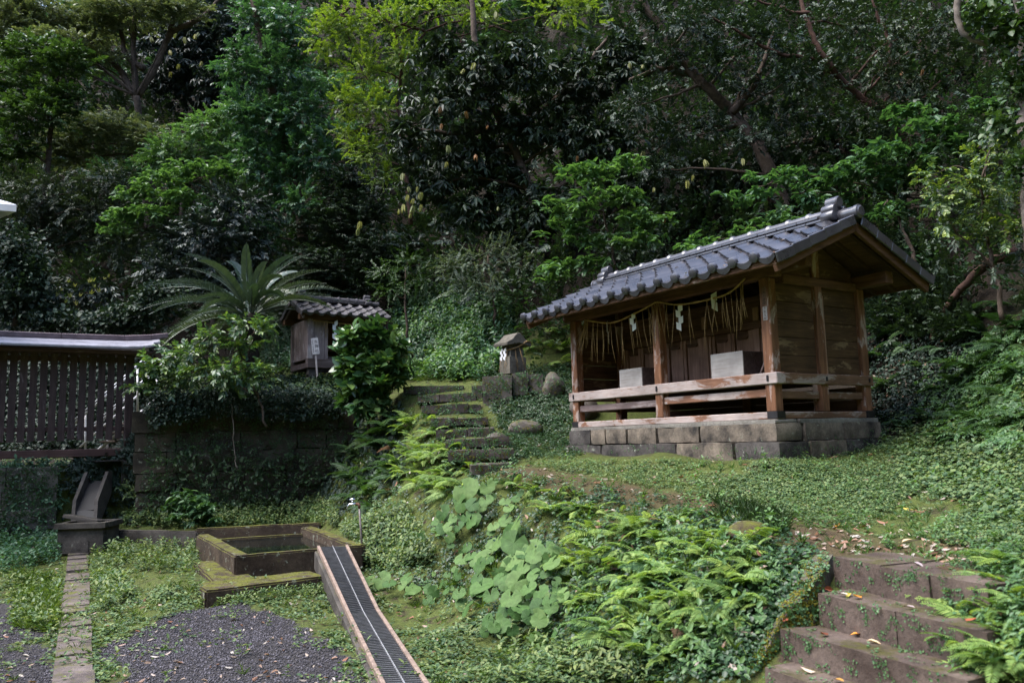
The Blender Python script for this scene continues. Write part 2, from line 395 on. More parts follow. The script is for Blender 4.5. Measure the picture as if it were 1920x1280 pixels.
def hall_mask(x, y):  # bare soil under and behind the hall, coloured dark to deepen the shade
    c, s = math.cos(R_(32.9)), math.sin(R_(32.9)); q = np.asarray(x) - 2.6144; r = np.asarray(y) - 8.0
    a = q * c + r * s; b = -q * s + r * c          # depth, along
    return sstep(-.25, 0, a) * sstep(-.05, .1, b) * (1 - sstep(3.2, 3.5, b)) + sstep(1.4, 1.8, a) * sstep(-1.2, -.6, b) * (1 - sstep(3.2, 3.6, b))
mask = np.zeros((len(V), 4), np.float32)
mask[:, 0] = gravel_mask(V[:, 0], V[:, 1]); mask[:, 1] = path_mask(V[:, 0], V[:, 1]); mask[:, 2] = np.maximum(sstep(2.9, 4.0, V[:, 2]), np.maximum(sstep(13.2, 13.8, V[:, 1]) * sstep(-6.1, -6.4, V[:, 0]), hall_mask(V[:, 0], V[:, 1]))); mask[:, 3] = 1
ca = ground_me.color_attributes.new('mask', 'FLOAT_COLOR', 'POINT'); ca.data.foreach_set('color', mask.ravel())
m, nt = new_mat('ground_soil_moss_gravel')
at = nt.nodes.new('ShaderNodeVertexColor'); at.layer_name = 'mask'; sp = nt.nodes.new('ShaderNodeSeparateColor'); lk(nt, at.outputs[0], sp.inputs[0])
v = wcoords(nt); n1 = noise(nt, v, 2.2, 6, 0.6); n2 = noise(nt, v, 38, 4, 0.7); n3 = noise(nt, v, 7, 5, 0.6)
soil = ramp(nt, n2, [(0.3, (0.018, 0.013, 0.009)), (0.7, (0.055, 0.038, 0.026))])
moss = ramp(nt, n2, [(0.3, (0.03, 0.042, 0.010)), (0.7, (0.088, 0.108, 0.024))])
c = mixc(nt, ramp(nt, n3, [(0.30, 0.0), (0.47, 1.0)]), soil, moss)
c = mixc(nt, mathn(nt, 'MULTIPLY', sp.outputs[1], ramp(nt, n1, [(0.3, 0.55), (0.6, 1.0)])), c, mixc(nt, 0.35, soil, (0.10, 0.07, 0.03)))
vo = nd(nt, 'ShaderNodeTexVoronoi', Scale=62.0); lk(nt, v, vo.inputs['Vector'])
grav = mixc(nt, 1.0, ramp(nt, vo.outputs['Distance'], [(0.0, (0.078, 0.071, 0.074)), (0.75, (0.014, 0.013, 0.013))]), ramp(nt, n2, [(0.3, 0.6), (0.7, 1.3)]), 'MULTIPLY')
c = mixc(nt, sp.outputs[0], c, grav)
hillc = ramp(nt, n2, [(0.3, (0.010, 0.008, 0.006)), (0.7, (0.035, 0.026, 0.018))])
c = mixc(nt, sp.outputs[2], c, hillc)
finish(m, nt, c, 0.9, n2, 0.8, 0.02, 0.2)
ground = link('ground', ground_me, m, smooth=True); tag(ground, kind='structure')

# ------------------------------------------------------------------ shared materials
W_DARK, W_LIGHT, W_PALE = (0.055, 0.026, 0.014), (0.185, 0.092, 0.05), (0.42, 0.34, 0.30)
wood_x = wood('timber_x', 0, W_DARK, W_LIGHT, W_PALE, 0.30)
wood_y = wood('timber_y', 1, W_DARK, W_LIGHT, W_PALE, 0.30)
wood_z = wood('timber_z', 2, (0.085, 0.036, 0.018), (0.27, 0.125, 0.064), (0.44, 0.35, 0.31), 0.48)
worn_y = wood('timber_worn_y', 1, (0.14, 0.062, 0.035), (0.27, 0.14, 0.085), (0.43, 0.37, 0.345), 0.75)
worn_x = wood('timber_worn_x', 0, (0.10, 0.05, 0.028), (0.22, 0.12, 0.07), (0.36, 0.29, 0.25), 0.55)
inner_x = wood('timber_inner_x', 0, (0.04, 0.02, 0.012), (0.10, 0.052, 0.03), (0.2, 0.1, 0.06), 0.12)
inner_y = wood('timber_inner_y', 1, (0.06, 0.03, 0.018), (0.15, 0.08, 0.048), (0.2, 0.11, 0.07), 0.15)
inner_z = wood('timber_inner_z', 2, (0.18, 0.10, 0.07), (0.42, 0.25, 0.175), (0.46, 0.31, 0.23), 0.25)
side_x = wood('timber_side_x', 0, (0.04, 0.021, 0.010), (0.125, 0.066, 0.03), (0.25, 0.165, 0.09), 0.42)
grey_z = wood('timber_grey_z', 2, (0.17, 0.125, 0.12), (0.38, 0.30, 0.29), (0.5, 0.44, 0.44), 0.5)
grey_y = wood('timber_grey_y', 1, (0.08, 0.055, 0.05), (0.20, 0.15, 0.14), (0.3, 0.25, 0.24), 0.4)
box_wood = wood('box_wood', 1, (0.34, 0.30, 0.26), (0.52, 0.48, 0.44), (0.16, 0.10, 0.06), 0.36)
fence_z = wood('fence_timber_z', 2, (0.035, 0.022, 0.022), (0.085, 0.055, 0.055), (0.17, 0.13, 0.14), 0.28)
fence_x = wood('fence_timber_x', 0, (0.05, 0.026, 0.025), (0.11, 0.06, 0.055), (0.2, 0.15, 0.15), 0.3)
def tile_material():
    m, nt = new_mat('grey_roof_tile'); v = wcoords(nt)
    n = noise(nt, v, 5, 5, 0.6); n2 = noise(nt, v, 40, 4, 0.6)
    c = ramp(nt, n, [(0.3, (0.034, 0.033, 0.039)), (0.7, (0.070, 0.068, 0.079))])
    g = nt.nodes.new('ShaderNodeObjectInfo')
    c = mixc(nt, 0.5, c, ramp(nt, g.outputs['Random'], [(0.0, 0.45), (1.0, 1.5)]), 'MULTIPLY')
    c = mixc(nt, ramp(nt, noise(nt, v, 13, 6, .7), [(0.66, 0.0), (0.74, 0.4)]), c, (0.14, 0.10, 0.06))
    return finish(m, nt, c, ramp(nt, n, [(0.3, 0.24), (0.7, 0.38)]), n2, 0.02, 0.004, 0.7)
tile_m = tile_material()
old_tile = plain('old_roof_tile', (0.062, 0.058, 0.066), 0.5, 0.45, 0, 0.45, 9, 0.2)
plinth_m = stone('plinth_stone', (0.025, 0.022, 0.02), (0.21, 0.17, 0.13), 0.12, lichen=0.34, scale=4.2)
plinth_dark = stone('plinth_stone_dark', (0.010, 0.009, 0.009), (0.10, 0.088, 0.08), 0.2, lichen=0.42, scale=4.5)
step_m = stone('step_stone', (0.05, 0.034, 0.027), (0.13, 0.097, 0.08), 0.5, (0.05, 0.046, 0.010), lichen=.1, scale=3.5)
wallstone = stone('wall_stone', (0.016, 0.013, 0.010), (0.066, 0.054, 0.038), 0.62, (0.024, 0.025, 0.007), lichen=0.38)
mossy = stone('mossy_stone', (0.03, 0.026, 0.022), (0.15, 0.13, 0.112), 0.50, (0.055, 0.056, 0.012), lichen=.15)
concrete_moss = stone('mossy_concrete', (0.025, 0.016, 0.011), (0.085, 0.06, 0.042), 0.70, (0.085, 0.088, 0.012), lichen=0.46)
concrete = stone('old_concrete', (0.032, 0.028, 0.025), (0.10, 0.088, 0.078), 0.3, (0.05, 0.045, 0.012), lichen=.15)
strip_m = stone('strip_stone', (0.055, 0.044, 0.04), (0.15, 0.122, 0.11), 0.34, (0.08, 0.085, 0.013), scale=4)
far_step = stone('far_step_stone', (0.028, 0.023, 0.02), (0.11, 0.092, 0.082), 0.30, (0.05, 0.055, 0.012), lichen=.12)
mortar = stone('mortar', (0.12, 0.11, 0.095), (0.25, 0.23, 0.20), 0.2)
iron = plain('dark_iron', (0.03, 0.027, 0.028), 0.55, 0.5, 0.6)
steel = plain('galvanised_steel', (0.62, 0.62, 0.65), 0.45, 0.5, 0.1, 0.12)
rusty = plain('rusty_angle', (0.24, 0.175, 0.14), 0.65, 0.35, 0.2, 0.4, 20)
paper = plain('white_paper', (0.80, 0.79, 0.80), 0.8, 0.2, 0, 0.05)
straw_m = plain('rice_straw', (0.36, 0.23, 0.10), 0.7, 0.3, 0, 0.35, 30)
ink = plain('black_ink', (0.012, 0.011, 0.013), 0.7, 0.2, 0, 0.1)
label_paper = plain('label_paper', (0.42, 0.37, 0.34), 0.8, 0.2, 0, 0.25, 60)
bark = plain('bark', (0.075, 0.055, 0.042), 0.9, 0.2, 0, 0.5, 14, 0.6)
bark_pale = plain('bark_pale', (0.15, 0.125, 0.105), 0.9, 0.2, 0, 0.5, 12, 0.6)
bark_red = plain('bark_red', (0.06, 0.033, 0.024), 0.9, 0.2, 0, 0.4, 14, 0.5)

# ------------------------------------------------------------------ tiled roofs
def tile_mesh(name, w, L, th=0.02, eave=False, sc=1.0):
    """one pan tile: roll on its far side; x up the slope, y along the eave; the eave kind has an apron and a round boss"""
    n = 9; ys = np.linspace(0, 1, n); z = np.where(ys < 0.74, -0.030 * np.sin(np.pi * np.clip(ys / 0.74, 0, 1)), 0.038 * np.sin(np.pi * np.clip((ys - 0.74) / 0.26, 0, 1))) * sc
    V = []; Fc = []
    for xx, dz in ((0.0, th), (L, 0.0)):
        for y, zz in zip(ys, z): V.append((xx, y * w * 1.015, zz + dz))
    for y, zz in zip(ys, z): V.append((0.0, y * w * 1.015, zz + th - (0.062 * sc * (0.55 + 0.45 * math.sin(math.pi * min(1, y / 0.8))) if eave else 0.022 * sc)))
    for i in range(n - 1):
        Fc.append((i, n + i, n + i + 1, i + 1)); Fc.append((i, i + 1, 2 * n + i + 1, 2 * n + i))
    if eave:
        b0 = len(V); cy_, cz, r = 0.87 * w, th + 0.004 * sc, 0.052 * sc; k = 12
        for xx, rr in ((0.03, r), (-0.014, r), (-0.022, r * 0.8)):
            for j in range(k): V.append((xx, cy_ + rr * math.cos(2 * math.pi * j / k), cz + rr * math.sin(2 * math.pi * j / k)))
        for a in range(2):
            for j in range(k):
                j2 = (j + 1) % k; Fc.append((b0 + a * k + j, b0 + a * k + j2, b0 + (a + 1) * k + j2, b0 + (a + 1) * k + j))
        Fc.append(tuple(b0 + 2 * k + j for j in range(k)))
    me = mesh_py(name, V, Fc); me.polygons.foreach_set('use_smooth', np.ones(len(me.polygons), bool)); me.set_sharp_from_angle(angle=R_(40)); return me
def tiled_roof(root, y0, y1, xe, xr, ze, slope, ncol, nrow, mat, sc=1.0):
    """gable roof, ridge along y. xe eave x, xr ridge x, ze height of the eave deck"""
    w = (y1 - y0) / ncol; ang = math.atan(slope); run = xr - xe; SL = run / math.cos(ang); ex = (SL - 0.05 * sc) / nrow
    em = tile_mesh('eave_tile', w, ex + 0.04, 0.034 * sc, True, sc); pm = tile_mesh('pan_tile', w, ex + 0.04, 0.034 * sc, False, sc)
    em.materials.append(mat); pm.materials.append(mat)
    for side in (0, 1):
        for r in range(nrow):
            for c in range(ncol):
                o = link('eave_tile' if r == 0 else 'pan_tile', em if r == 0 else pm, None, root)
                s = r * ex - 0.03
                if side == 0:
                    o.location = (xe + s * math.cos(ang), y0 + c * w, ze + s * math.sin(ang) + 0.02 * sc + random.uniform(-.002, .002)); o.rotation_euler = (random.uniform(-.008, .008), -ang, random.uniform(-.006, .006))
                else:
                    o.location = (2 * xr - xe - s * math.cos(ang), y0 + (c + 1) * w, ze + s * math.sin(ang) + 0.02 * sc); o.rotation_euler = (0, -ang, math.pi)
    zr = ze + run * slope
    # verge tiles down both gables
    for gy_, sg in ((y0, -1), (y1, 1)):
        for side in (1, -1):
            for r in range(nrow):
                s0 = r * ex - 0.02; s1 = s0 + ex + 0.012
                p0 = Vector((xr - side * (run - s0 * math.cos(ang)), gy_ + sg * 0.012, ze + s0 * math.sin(ang) + 0.004 * sc))
                p1 = Vector((xr - side * (run - s1 * math.cos(ang)), gy_ + sg * 0.012, ze + s1 * math.sin(ang) - 0.008 * sc))
                beam('verge_tile', p0, p1, 0.026 * sc, 0.105 * sc, mat, root, bev=0.008 * sc)
    # ridge courses
    n = max(3, int((y1 - y0) / (0.27 * sc + 0.02))); L = (y1 - y0 - 0.5 * sc) / n; ys = y0 + 0.25 * sc
    for k, (hw, z0, h) in enumerate(((0.130, 0.018, 0.026), (0.108, 0.062, 0.026))):
        for i in range(n):
            off = (k % 2) * L / 2; a = ys + i * L + off; b = min(a + L - 0.004, y1 - 0.25 * sc)
            if b - a > 0.03: box('ridge_course_tile', (xr - hw * sc, a, zr + z0 * sc), (xr + hw * sc, b, zr + (z0 + h) * sc), mat, root, 0.006 * sc)
    box('ridge_mortar', (xr - .085 * sc, ys, zr - .01), (xr + .085 * sc, y1 - .25 * sc, zr + .10 * sc), iron, root, 0)
    def cap(a, b, z, r, ring=True):
        V = []; Fc = []; k = 10
        prof = [(a, r), (a + 0.02 * sc, r * 1.22), (a + 0.045 * sc, r * 1.22), (a + 0.05 * sc, r), (b, r)] if ring else [(a, r), (b, r)]
        for yy, rr in prof:
            for j in range(k + 1):
                t = math.pi * (1.12 * j / k - 0.06); V.append((xr + rr * math.cos(t), yy, z + rr * math.sin(t)))
        for i in range(len(prof) - 1):
            for j in range(k): Fc.append((i * (k + 1) + j, (i + 1) * (k + 1) + j, (i + 1) * (k + 1) + j + 1, i * (k + 1) + j + 1))
        me = mesh_py('ridge_cap_tile', V, Fc); o = link('ridge_cap_tile', me, mat, root, smooth=True); me.set_sharp_from_angle(angle=R_(40))
    zc = zr + 0.10 * sc
    for i in range(n): cap(ys + i * L, ys + (i + 1) * L, zc, 0.062 * sc)
    # end ornament and the round tile that runs on to the gable
    for gy_, sg in ((y0, 1), (y1, -1)):
        oy = gy_ + sg * 0.25 * sc
        cyl_y('ridge_end_tile', (xr, gy_ - sg * 0.05 * sc, zr + 0.055 * sc), (xr, oy, zr + 0.055 * sc), 0.066 * sc, mat, root, flare=True)
        orn = rock('ridge_ornament', (xr - 0.10 * sc, oy - 0.045 * sc, zr + 0.02 * sc), (xr + 0.10 * sc, oy + 0.045 * sc, zr + 0.20 * sc), mat, root, 2, 0.5, 0.004, 3)
        for dx, dz, rr in ((-0.10, 0.06, 0.055), (0.10, 0.06, 0.055), (-0.085, 0.135, 0.045), (0.085, 0.135, 0.045), (0, 0.215, 0.062)):
            cyl_y('scroll', (xr + dx * sc, oy - 0.075 * sc, zr + dz * sc), (xr + dx * sc, oy + 0.075 * sc, zr + dz * sc), rr * sc, mat, orn, flare=False)
    return w, ex, ang, zr
def cyl_y(name, p0, p1, r, mat, parent, flare=False, seg=14):
    p0 = np.array(p0, float); p1 = np.array(p1, float); d = (p1 - p0)
    ts, rs = ([0, 0.0, 0.02, 0.14, 0.15, 1], [r * 0.75, r * 0.9, r * 1.12, r * 1.12, r, r]) if flare else ([0, 0.0, 0.08, 0.92, 1.0, 1.0], [r * 0.5, r * 0.86, r, r, r * 0.86, r * 0.5])
    V = []; Fc = []
    x = np.array([1.0, 0, 0]); z = np.array([0, 0, 1.0])
    for i, (t, rr) in enumerate(zip(ts, rs)):
        for k in range(seg):
            a = 2 * math.pi * k / seg; V.append(p0 + d * t + rr * (x * math.cos(a) + z * math.sin(a)) + (d / np.linalg.norm(d) * (-0.012 if (i == 0 and flare) else 0)))
    for i in range(len(ts) - 1):
        for k in range(seg):
            k2 = (k + 1) % seg; Fc.append((i * seg + k, i * seg + k2, (i + 1) * seg + k2, (i + 1) * seg + k))
    Fc.append(tuple(range(seg))); Fc.append(tuple((len(ts) - 1) * seg + k for k in range(seg)))
    me = mesh_py(name, V, Fc); o = link(name, me, mat, parent, smooth=True); me.set_sharp_from_angle(angle=R_(35))
    bm = bmesh.new(); bm.from_mesh(me); bmesh.ops.recalc_face_normals(bm, faces=bm.faces); bm.to_mesh(me); bm.free()
    return o
def text_mesh(s, size, vertical=True):
    cu = bpy.data.curves.new('lettering', 'FONT'); cu.body = '\n'.join(s) if vertical else s; cu.size = size; cu.align_x = 'CENTER'; cu.space_line = 0.98; cu.extrude = 0.0
    o = bpy.data.objects.new('lettering', cu); COL.objects.link(o)
    me = bpy.data.meshes.new_from_object(o.evaluated_get(bpy.context.evaluated_depsgraph_get()))
    bpy.data.objects.remove(o); return me

# ------------------------------------------------------------------ the open-fronted shrine hall
YAW = R_(32.9); GZ0 = 1.28
SH = empty('shrine_hall', (2.6144, 8.0, GZ0), YAW)
tag(SH, 'wooden shrine hall with two open bays, grey tiled roof and stone plinth', 'shrine')
LW, DW = 3.21, 1.49           # length along the front (local y), depth (local x)
sx, sy = math.cos(YAW), math.sin(YAW)
def sh_local(P):
    q = np.asarray(P, float) - np.array([2.6144, 8.0, GZ0]); return np.array([q[0] * sx + q[1] * sy, -q[0] * sy + q[1] * sx, q[2]])
def sh_world(p): return np.array([2.6144 + p[0] * sx - p[1] * sy, 8.0 + p[0] * sy + p[1] * sx, GZ0 + p[2]])
def sh_plane_x(px, py, x0):
    d = ray(px, py); dl = np.array([d[0] * sx + d[1] * sy, -d[0] * sy + d[1] * sx, d[2]]); o = sh_local(_O); return o + dl * (x0 - o[0]) / dl[0]
# plinth
def course(z0, z1, out, cutsf, cutss, mats):
    d = 0.30
    for i in range(len(cutsf) - 1): rock('plinth_stone', (-out + random.uniform(-.015, .015), cutsf[i] + .004, z0), (d, cutsf[i + 1] - .004, z1 - .004), mats[i % len(mats)], SH, 3, 0.22, 0.018)
    for i in range(len(cutss) - 1): rock('plinth_stone', (cutss[i] + .004, -out + random.uniform(-.015, .015), z0), (cutss[i + 1] - .004, d - .1, z1 - .004), mats[(i + 1) % len(mats)], SH, 3, 0.22, 0.018)
course(0.19, 0.375, 0.10, [-0.10, 0.95, 1.62, 2.15, 2.55, 2.85, LW + .10], [0.31, 0.95, 1.62], [plinth_m, plinth_m, plinth_m, plinth_m, plinth_m, plinth_dark])
course(-0.10, 0.19, 0.16, [-0.16, 0.42, 1.25, 2.6, LW + .16], [0.31, 0.9, 1.68], [plinth_dark, plinth_m, plinth_dark, plinth_dark])
rock('plinth_mortar', (-.09, -.09, .365), (.25, LW + .09, .412), mortar, SH, 3, .1, .012); rock('plinth_mortar', (.25, -.09, .365), (DW + .1, .2, .412), mortar, SH, 3, .1, .012)
box('plinth_core', (0.1, 0.1, -0.1), (DW + .08, LW - .05, 0.36), plinth_dark, SH, 0.0)
# timber frame
pw = 0.118; h = pw / 2
xs = [0, DW / 2, DW]; ys = [0, LW / 2, LW]
for n_, a, b, m_ in (('sill', (-h, -h - .012, .41), (h, LW + h + .012, .485), worn_y), ('sill', (DW - h, -h, .41), (DW + h, LW + h, .485), wood_y)):
    box(n_, a, b, m_, SH, .008)
for y in (0, LW): box('sill', (h + .002, y - h, .411), (DW - h - .002, y + h, .484), worn_x, SH, .008)
for i, x in enumerate(xs):
    for j, y in enumerate(ys):
        if i == 1 and j == 1: continue
        box('post', (x - h, y - h, .485), (x + h, y + h, 1.84), wood_z, SH, .008)
r = h + .022
box('rail', (-r, -r - .03, .760), (h, LW + r + .03, .875), worn_y, SH, .008)
for y, s in ((0, -1), (LW, 1)):
    y0_, y1_ = (y - r, y - h + .002) if s < 0 else (y + h - .002, y + r)
    box('rail', (h + .002, y0_, .762), (DW + r, y1_, .873), worn_x, SH, .008)
for j in range(2):
    y0_, y1_ = ys[j] + h, ys[j + 1] - h
    box('lower_rail', (-.028, y0_, .615 + .02 * (1 - j)), (.028, y1_, .695 + .02 * (1 - j)), worn_y if j == 0 else grey_y, SH, .006)
for y in (0, LW):
    for i in range(2): box('lower_rail', (xs[i] + h, y - .028, .615), (xs[i + 1] - h, y + .028, .69), worn_x, SH, .006)
for y in ys:                         # bolts where the rail crosses the posts
    cyl = box('bolt', (-r - .012, y - .012, .79), (-r + .002, y + .012, .85), iron, SH, .004)
for x in xs: box('bolt', (x - .012, -r - .012, .80), (x + .012, -r + .002, .845), iron, SH, .004)
for (x0_, y0_), (x1_, y1_) in (((-h - .004, -h - .016), (h + .004, h * .9)), ((-h - .004, LW - h * .9), (h + .004, LW + h + .016)), ((DW - h, -h - .016), (DW + h + .004, h * .9))):
    box('corner_plate', (x0_, y0_, .417), (x1_, y1_, .488), iron, SH, .003)
# floor, side boards, back boards
nb = 9
for i in range(nb): box('floor_board', (.0 + i * (DW / nb) + .002, .06, .80), ((i + 1) * (DW / nb) - .002, LW - .06, .822), inner_y, SH, .002)
bz = np.linspace(.876, 1.80, 6)
for y in (0, LW):
    for i in range(2):
        for k in range(5):
            dy = random.uniform(-.003, .003); box('side_board', (xs[i] + h - .004, y - .014 + dy, bz[k] + .002), (xs[i + 1] - h + .004, y + .014 + dy, bz[k + 1] - .002), side_x, SH, .003)
for k in range(5): box('back_board', (DW - .014, h, bz[k] + .002), (DW + .014, LW - h, bz[k + 1] - .002), inner_y, SH, .003)
for k in range(2): box('underfloor_light_block', (DW - .012, h, .49 + k * .135), (DW + .012, LW - h, .622 + k * .135), inner_y, SH, .003)  # boards added at the back to shut out light and darken the underfloor
# beams at the head of the posts
box('head_beam', (-.05, -.14, 1.842), (.07, LW + .2, 1.965), wood_y, SH, .008)
box('head_beam', (DW - .07, -.42, 1.842), (DW + .06, LW + .42, 1.975), wood_y, SH, .008)
box('purlin', (.075, -.42, 1.90), (.185, LW + .40, 2.005), wood_y, SH, .008)
for y in (0, LW): box('tie_beam', (.19, y - .06, 1.80), (DW - .072, y + .06, 1.90), wood_x, SH, .008)
for y in (0, LW):
    box('king_post', (DW / 2 - .06, y - .05, 1.902), (DW / 2 + .06, y + .05, 2.27), wood_z, SH, .008)
    for s in (-1, 1):
        V_ = [(DW / 2 + s * .062, y, 1.90), (DW / 2 + s * .66, y, 1.90), (DW / 2 + s * .66, y, 2.02), (DW / 2 + s * .062, y, 2.30)]
        V_ = [(a, b - .012, c) for a, b, c in V_] + [(a, b + .012, c) for a, b, c in V_]
        link('gable_board', mesh_py('gable_board', V_, [(0, 1, 2, 3), (7, 6, 5, 4), (0, 4, 5, 1), (1, 5, 6, 2), (2, 6, 7, 3), (3, 7, 4, 0)]), side_x, SH)
XE, XR, ZE, SLP = -.54, DW / 2, 1.885, .428; RY0, RY1 = -.57, 3.65
box('ridge_purlin', (XR - .05, -.45, 2.27), (XR + .05, LW + .4, 2.365), wood_y, SH, .008)
# rafters, roof boards, fascia, bargeboards
ang = math.atan(SLP)
for k in range(17):
    y = RY0 + .16 + k * (RY1 - RY0 - .32) / 16
    for s in (1, -1):
        f_ = lambda x: (XR - s * (XR - x), y, ZE - .062 + (x - XE) * SLP)
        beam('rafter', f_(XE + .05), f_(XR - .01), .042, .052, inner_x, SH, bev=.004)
for s in (1, -1):
    for k in range(7):
        a = k / 7 * (XR - XE); b = (k + 1) / 7 * (XR - XE)
        p = [(XR - s * (XR - (XE + t)), ZE - .026 + t * SLP) for t in (a + .002, b - .002)]
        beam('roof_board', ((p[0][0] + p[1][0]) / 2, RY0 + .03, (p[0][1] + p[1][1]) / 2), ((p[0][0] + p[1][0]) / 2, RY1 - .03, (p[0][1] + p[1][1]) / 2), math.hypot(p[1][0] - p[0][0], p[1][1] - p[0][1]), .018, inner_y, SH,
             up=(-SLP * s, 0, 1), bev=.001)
    xx = XR - s * (XR - XE - .03)
    box('eave_fascia', (xx - .022, RY0 + .02, ZE - .055), (xx + .022, RY1 - .02, ZE + .012), wood_y, SH, .005)
    for gy_ in (RY0 + .045, RY1 - .045):
        f_ = lambda x: (XR - s * (XR - x), gy_, ZE - .085 + (x - XE) * SLP)
        beam('bargeboard', f_(XE + .02), f_(XR + .018), .045, .105, wood_x, SH, bev=.006)
tiled_roof(SH, RY0, RY1, XE, XR, ZE, SLP, 16, 5, tile_m)
# inner sanctum: four pairs of panelled doors behind the open bays
IX = .80
for k in range(5): box('inner_post', (IX - .045, k * .8 + .005 - .045, .822), (IX + .045, k * .8 + .005 + .045, 1.72), inner_z, SH, .006)
box('inner_sill', (IX - .06, .06, .822), (IX - .046, LW - .06, .87), inner_y, SH, .003)
box('inner_lintel', (IX - .07, .06, 1.47), (IX - .047, LW - .06, 1.56), inner_y, SH, .005)
for k in range(4): box('inner_board', (IX - .01, .06, 1.56 + k * .075), (IX + .012, LW - .06, 1.632 + k * .075), inner_y, SH, .002)
for k in range(4):
    c_ = k * .8 + .405
    for s in (-1, 1): box('jamb', (IX - .035, c_ + s * .33 - .022, .87), (IX + .02, c_ + s * .33 + .022, 1.47), inner_z, SH, .004)
    for s in (-1, 1):
        y0_, y1_ = (c_ - .305, c_ - .003) if s < 0 else (c_ + .003, c_ + .305)
        dr = box('door', (IX + .004, y0_, .872), (IX + .02, y1_, 1.468), inner_z, SH, .002)
        for ya, yb in ((y0_, y0_ + .05), (y1_ - .05, y1_)): box('door_stile', (IX - .022, ya, .872), (IX + .003, yb, 1.468), inner_z, dr, .004)
        for za, zb in ((.872, .925), (1.405, 1.468)):
            V_ = [(y0_ + .051, zb if za > 1 else za), (y1_ - .051, zb if za > 1 else za), (y1_ - .051, za if za > 1 else zb), (y1_ - .085, (za - .03) if za > 1 else zb + .03), (y0_ + .085, (za - .03) if za > 1 else zb + .03), (y0_ + .051, za if za > 1 else zb)]
            if za > 1: V_ = V_[::-1]
            VV = [(IX - .018, a, b) for a, b in V_] + [(IX + .003, a, b) for a, b in V_]; n6 = len(V_)
            link('door_rail', mesh_py('door_rail', VV, [tuple(range(n6))[::-1], tuple(n6 + i for i in range(n6))] + [(i, (i + 1) % n6, n6 + (i + 1) % n6, n6 + i) for i in range(n6)]), inner_y, dr)
    for q in (.36, .40): box('panel_strip', (IX - .004, c_ + q - .008, .87), (IX + .004, c_ + q + .008, 1.47), inner_z, SH, .002)
# stickers on the corner post
def sticker(zc, hgt, chars, mt, ik):
    st = box('paper_label', (-h - .0035, -.030, zc - hgt / 2), (-h + .001, .022, zc + hgt / 2), mt, SH, 0)
    n = len(chars); sz = hgt / n * 0.88
    for i, ch in enumerate(chars):
        me = text_mesh(ch, sz, False); co = np.array([v.co[:] for v in me.vertices]); mid = (co.min(0) + co.max(0)) / 2
        for v_, q in zip(me.vertices, co): v_.co = (-h - .0048, -.004 - (q[0] - mid[0]), zc + hgt / 2 - (i + .5) * hgt / n + (q[1] - mid[1]))
        me.materials.append(ik); link('lettering', me, None, st)
faded = plain('faded_ink', (0.05, 0.035, 0.03), 0.8, 0.2, 0, 0.4, 50)
oldlabel = plain('stained_label', (0.15, 0.09, 0.06), 0.8, 0.2, 0, 0.3, 40)
sticker(1.655, .185, '三本木宮家', oldlabel, faded)
sticker(1.475, .140, '千秋五郎', label_paper, ink)

# ------------------------------------------------------------------ things in the hall: rope, paper streamers, offering boxes, stick
RX = -.085
rope_px = [(1397, 522), (1370, 547), (1335, 560), (1272, 571), (1234, 566), (1220, 572), (1185, 590), (1145, 605), (1096, 600)]
rp = spline([sh_world(sh_plane_x(x, y, RX)) for x, y in rope_px], 6)
RO = empty('sacred_straw_rope', tuple(rp[0])); tag(RO, 'twisted straw rope with hanging straws strung across the open front of the large hall', 'rope')
def rel(P, o): return np.asarray(P, float) - np.array(o.location[:])
tw = rp.copy(); tube('rope', rel(tw, RO), .011 + .003 * np.sin(np.arange(len(tw)) * 2.2), straw_m, RO, 6)
def straw(P, L, sway, par, droop=0.0):
    a = np.asarray(P, float); b = a + np.array([sway[0] * .5, sway[1] * .5, -L * .5]) + rng.normal(0, .008, 3); c = a + np.array([sway[0], sway[1], -L])
    tube('straw', rel([a, b, c], par), [.0038, .0032, .002], straw_m, par, 3)
uvec = np.array([-sy, sx, 0.])
ts = [.04, .06, .10, .13, .17, .20, .24, .265, .29, .335, .40, .44, .50, .53, .57, .62, .66, .70, .74, .78, .82, .86, .89, .92, .95, .975]
for t in ts:
    P = rp[int(t * (len(rp) - 1))]
    for q in range(random.choice((1, 2, 2, 3))):
        straw(P, random.uniform(.34, .56), uvec * random.uniform(-.09, .09) + np.array([random.uniform(-.02, .02)] * 3), RO)
for q in range(14): straw(rp[-1] - uvec * random.uniform(0, .1), random.uniform(.22, .46), uvec * random.uniform(.02, .34), RO)
def shide(P, par, n=4, s=.045, dirv=uvec, tilt=0.0, d2=None):
    """folded zigzag paper streamer hanging from P"""
    dirv = np.array(dirv) / np.linalg.norm(dirv); V = []; Fc = []; nrm = np.cross(dirv, [0, 0, 1.0]); x = -.5
    p = np.asarray(P, float); z = 0
    for i in range(n):
        o_ = p + dirv * s * ((-.25 if i % 2 else .25)) + np.array([0, 0, -i * s * 1.35]) + nrm * (.006 * i) + dirv * tilt * i * s
        a = o_ - dirv * s * .5; b = o_ + dirv * s * .5
        sk = -s * .55 if i % 2 == 0 else s * .55
        V += [a + [0, 0, max(0, sk)], b + [0, 0, max(0, -sk)], b + [0, 0, -s * 1.5 + max(0, -sk)], a + [0, 0, -s * 1.5 + max(0, sk)]]
        Fc.append(tuple(4 * i + k for k in range(4)))
    V = np.array(V); n0 = len(V); V = np.vstack([V, V + nrm * .0015]); Fc = Fc + [tuple(n0 + k for k in f[::-1]) for f in Fc]
    return link('paper_streamer', mesh_py('paper_streamer', rel(V, par), Fc), paper, par)
def rope_at(px): 
    k = int(np.argmin([abs(px - 960 - FPX * ((p - _O) @ _R) / ((p - _O) @ _F)) for p in rp])); return rp[k]
shide(rope_at(1274) + [0, -.02, -.02], RO, 4, .052, (1, -.15, 0), 0.0)
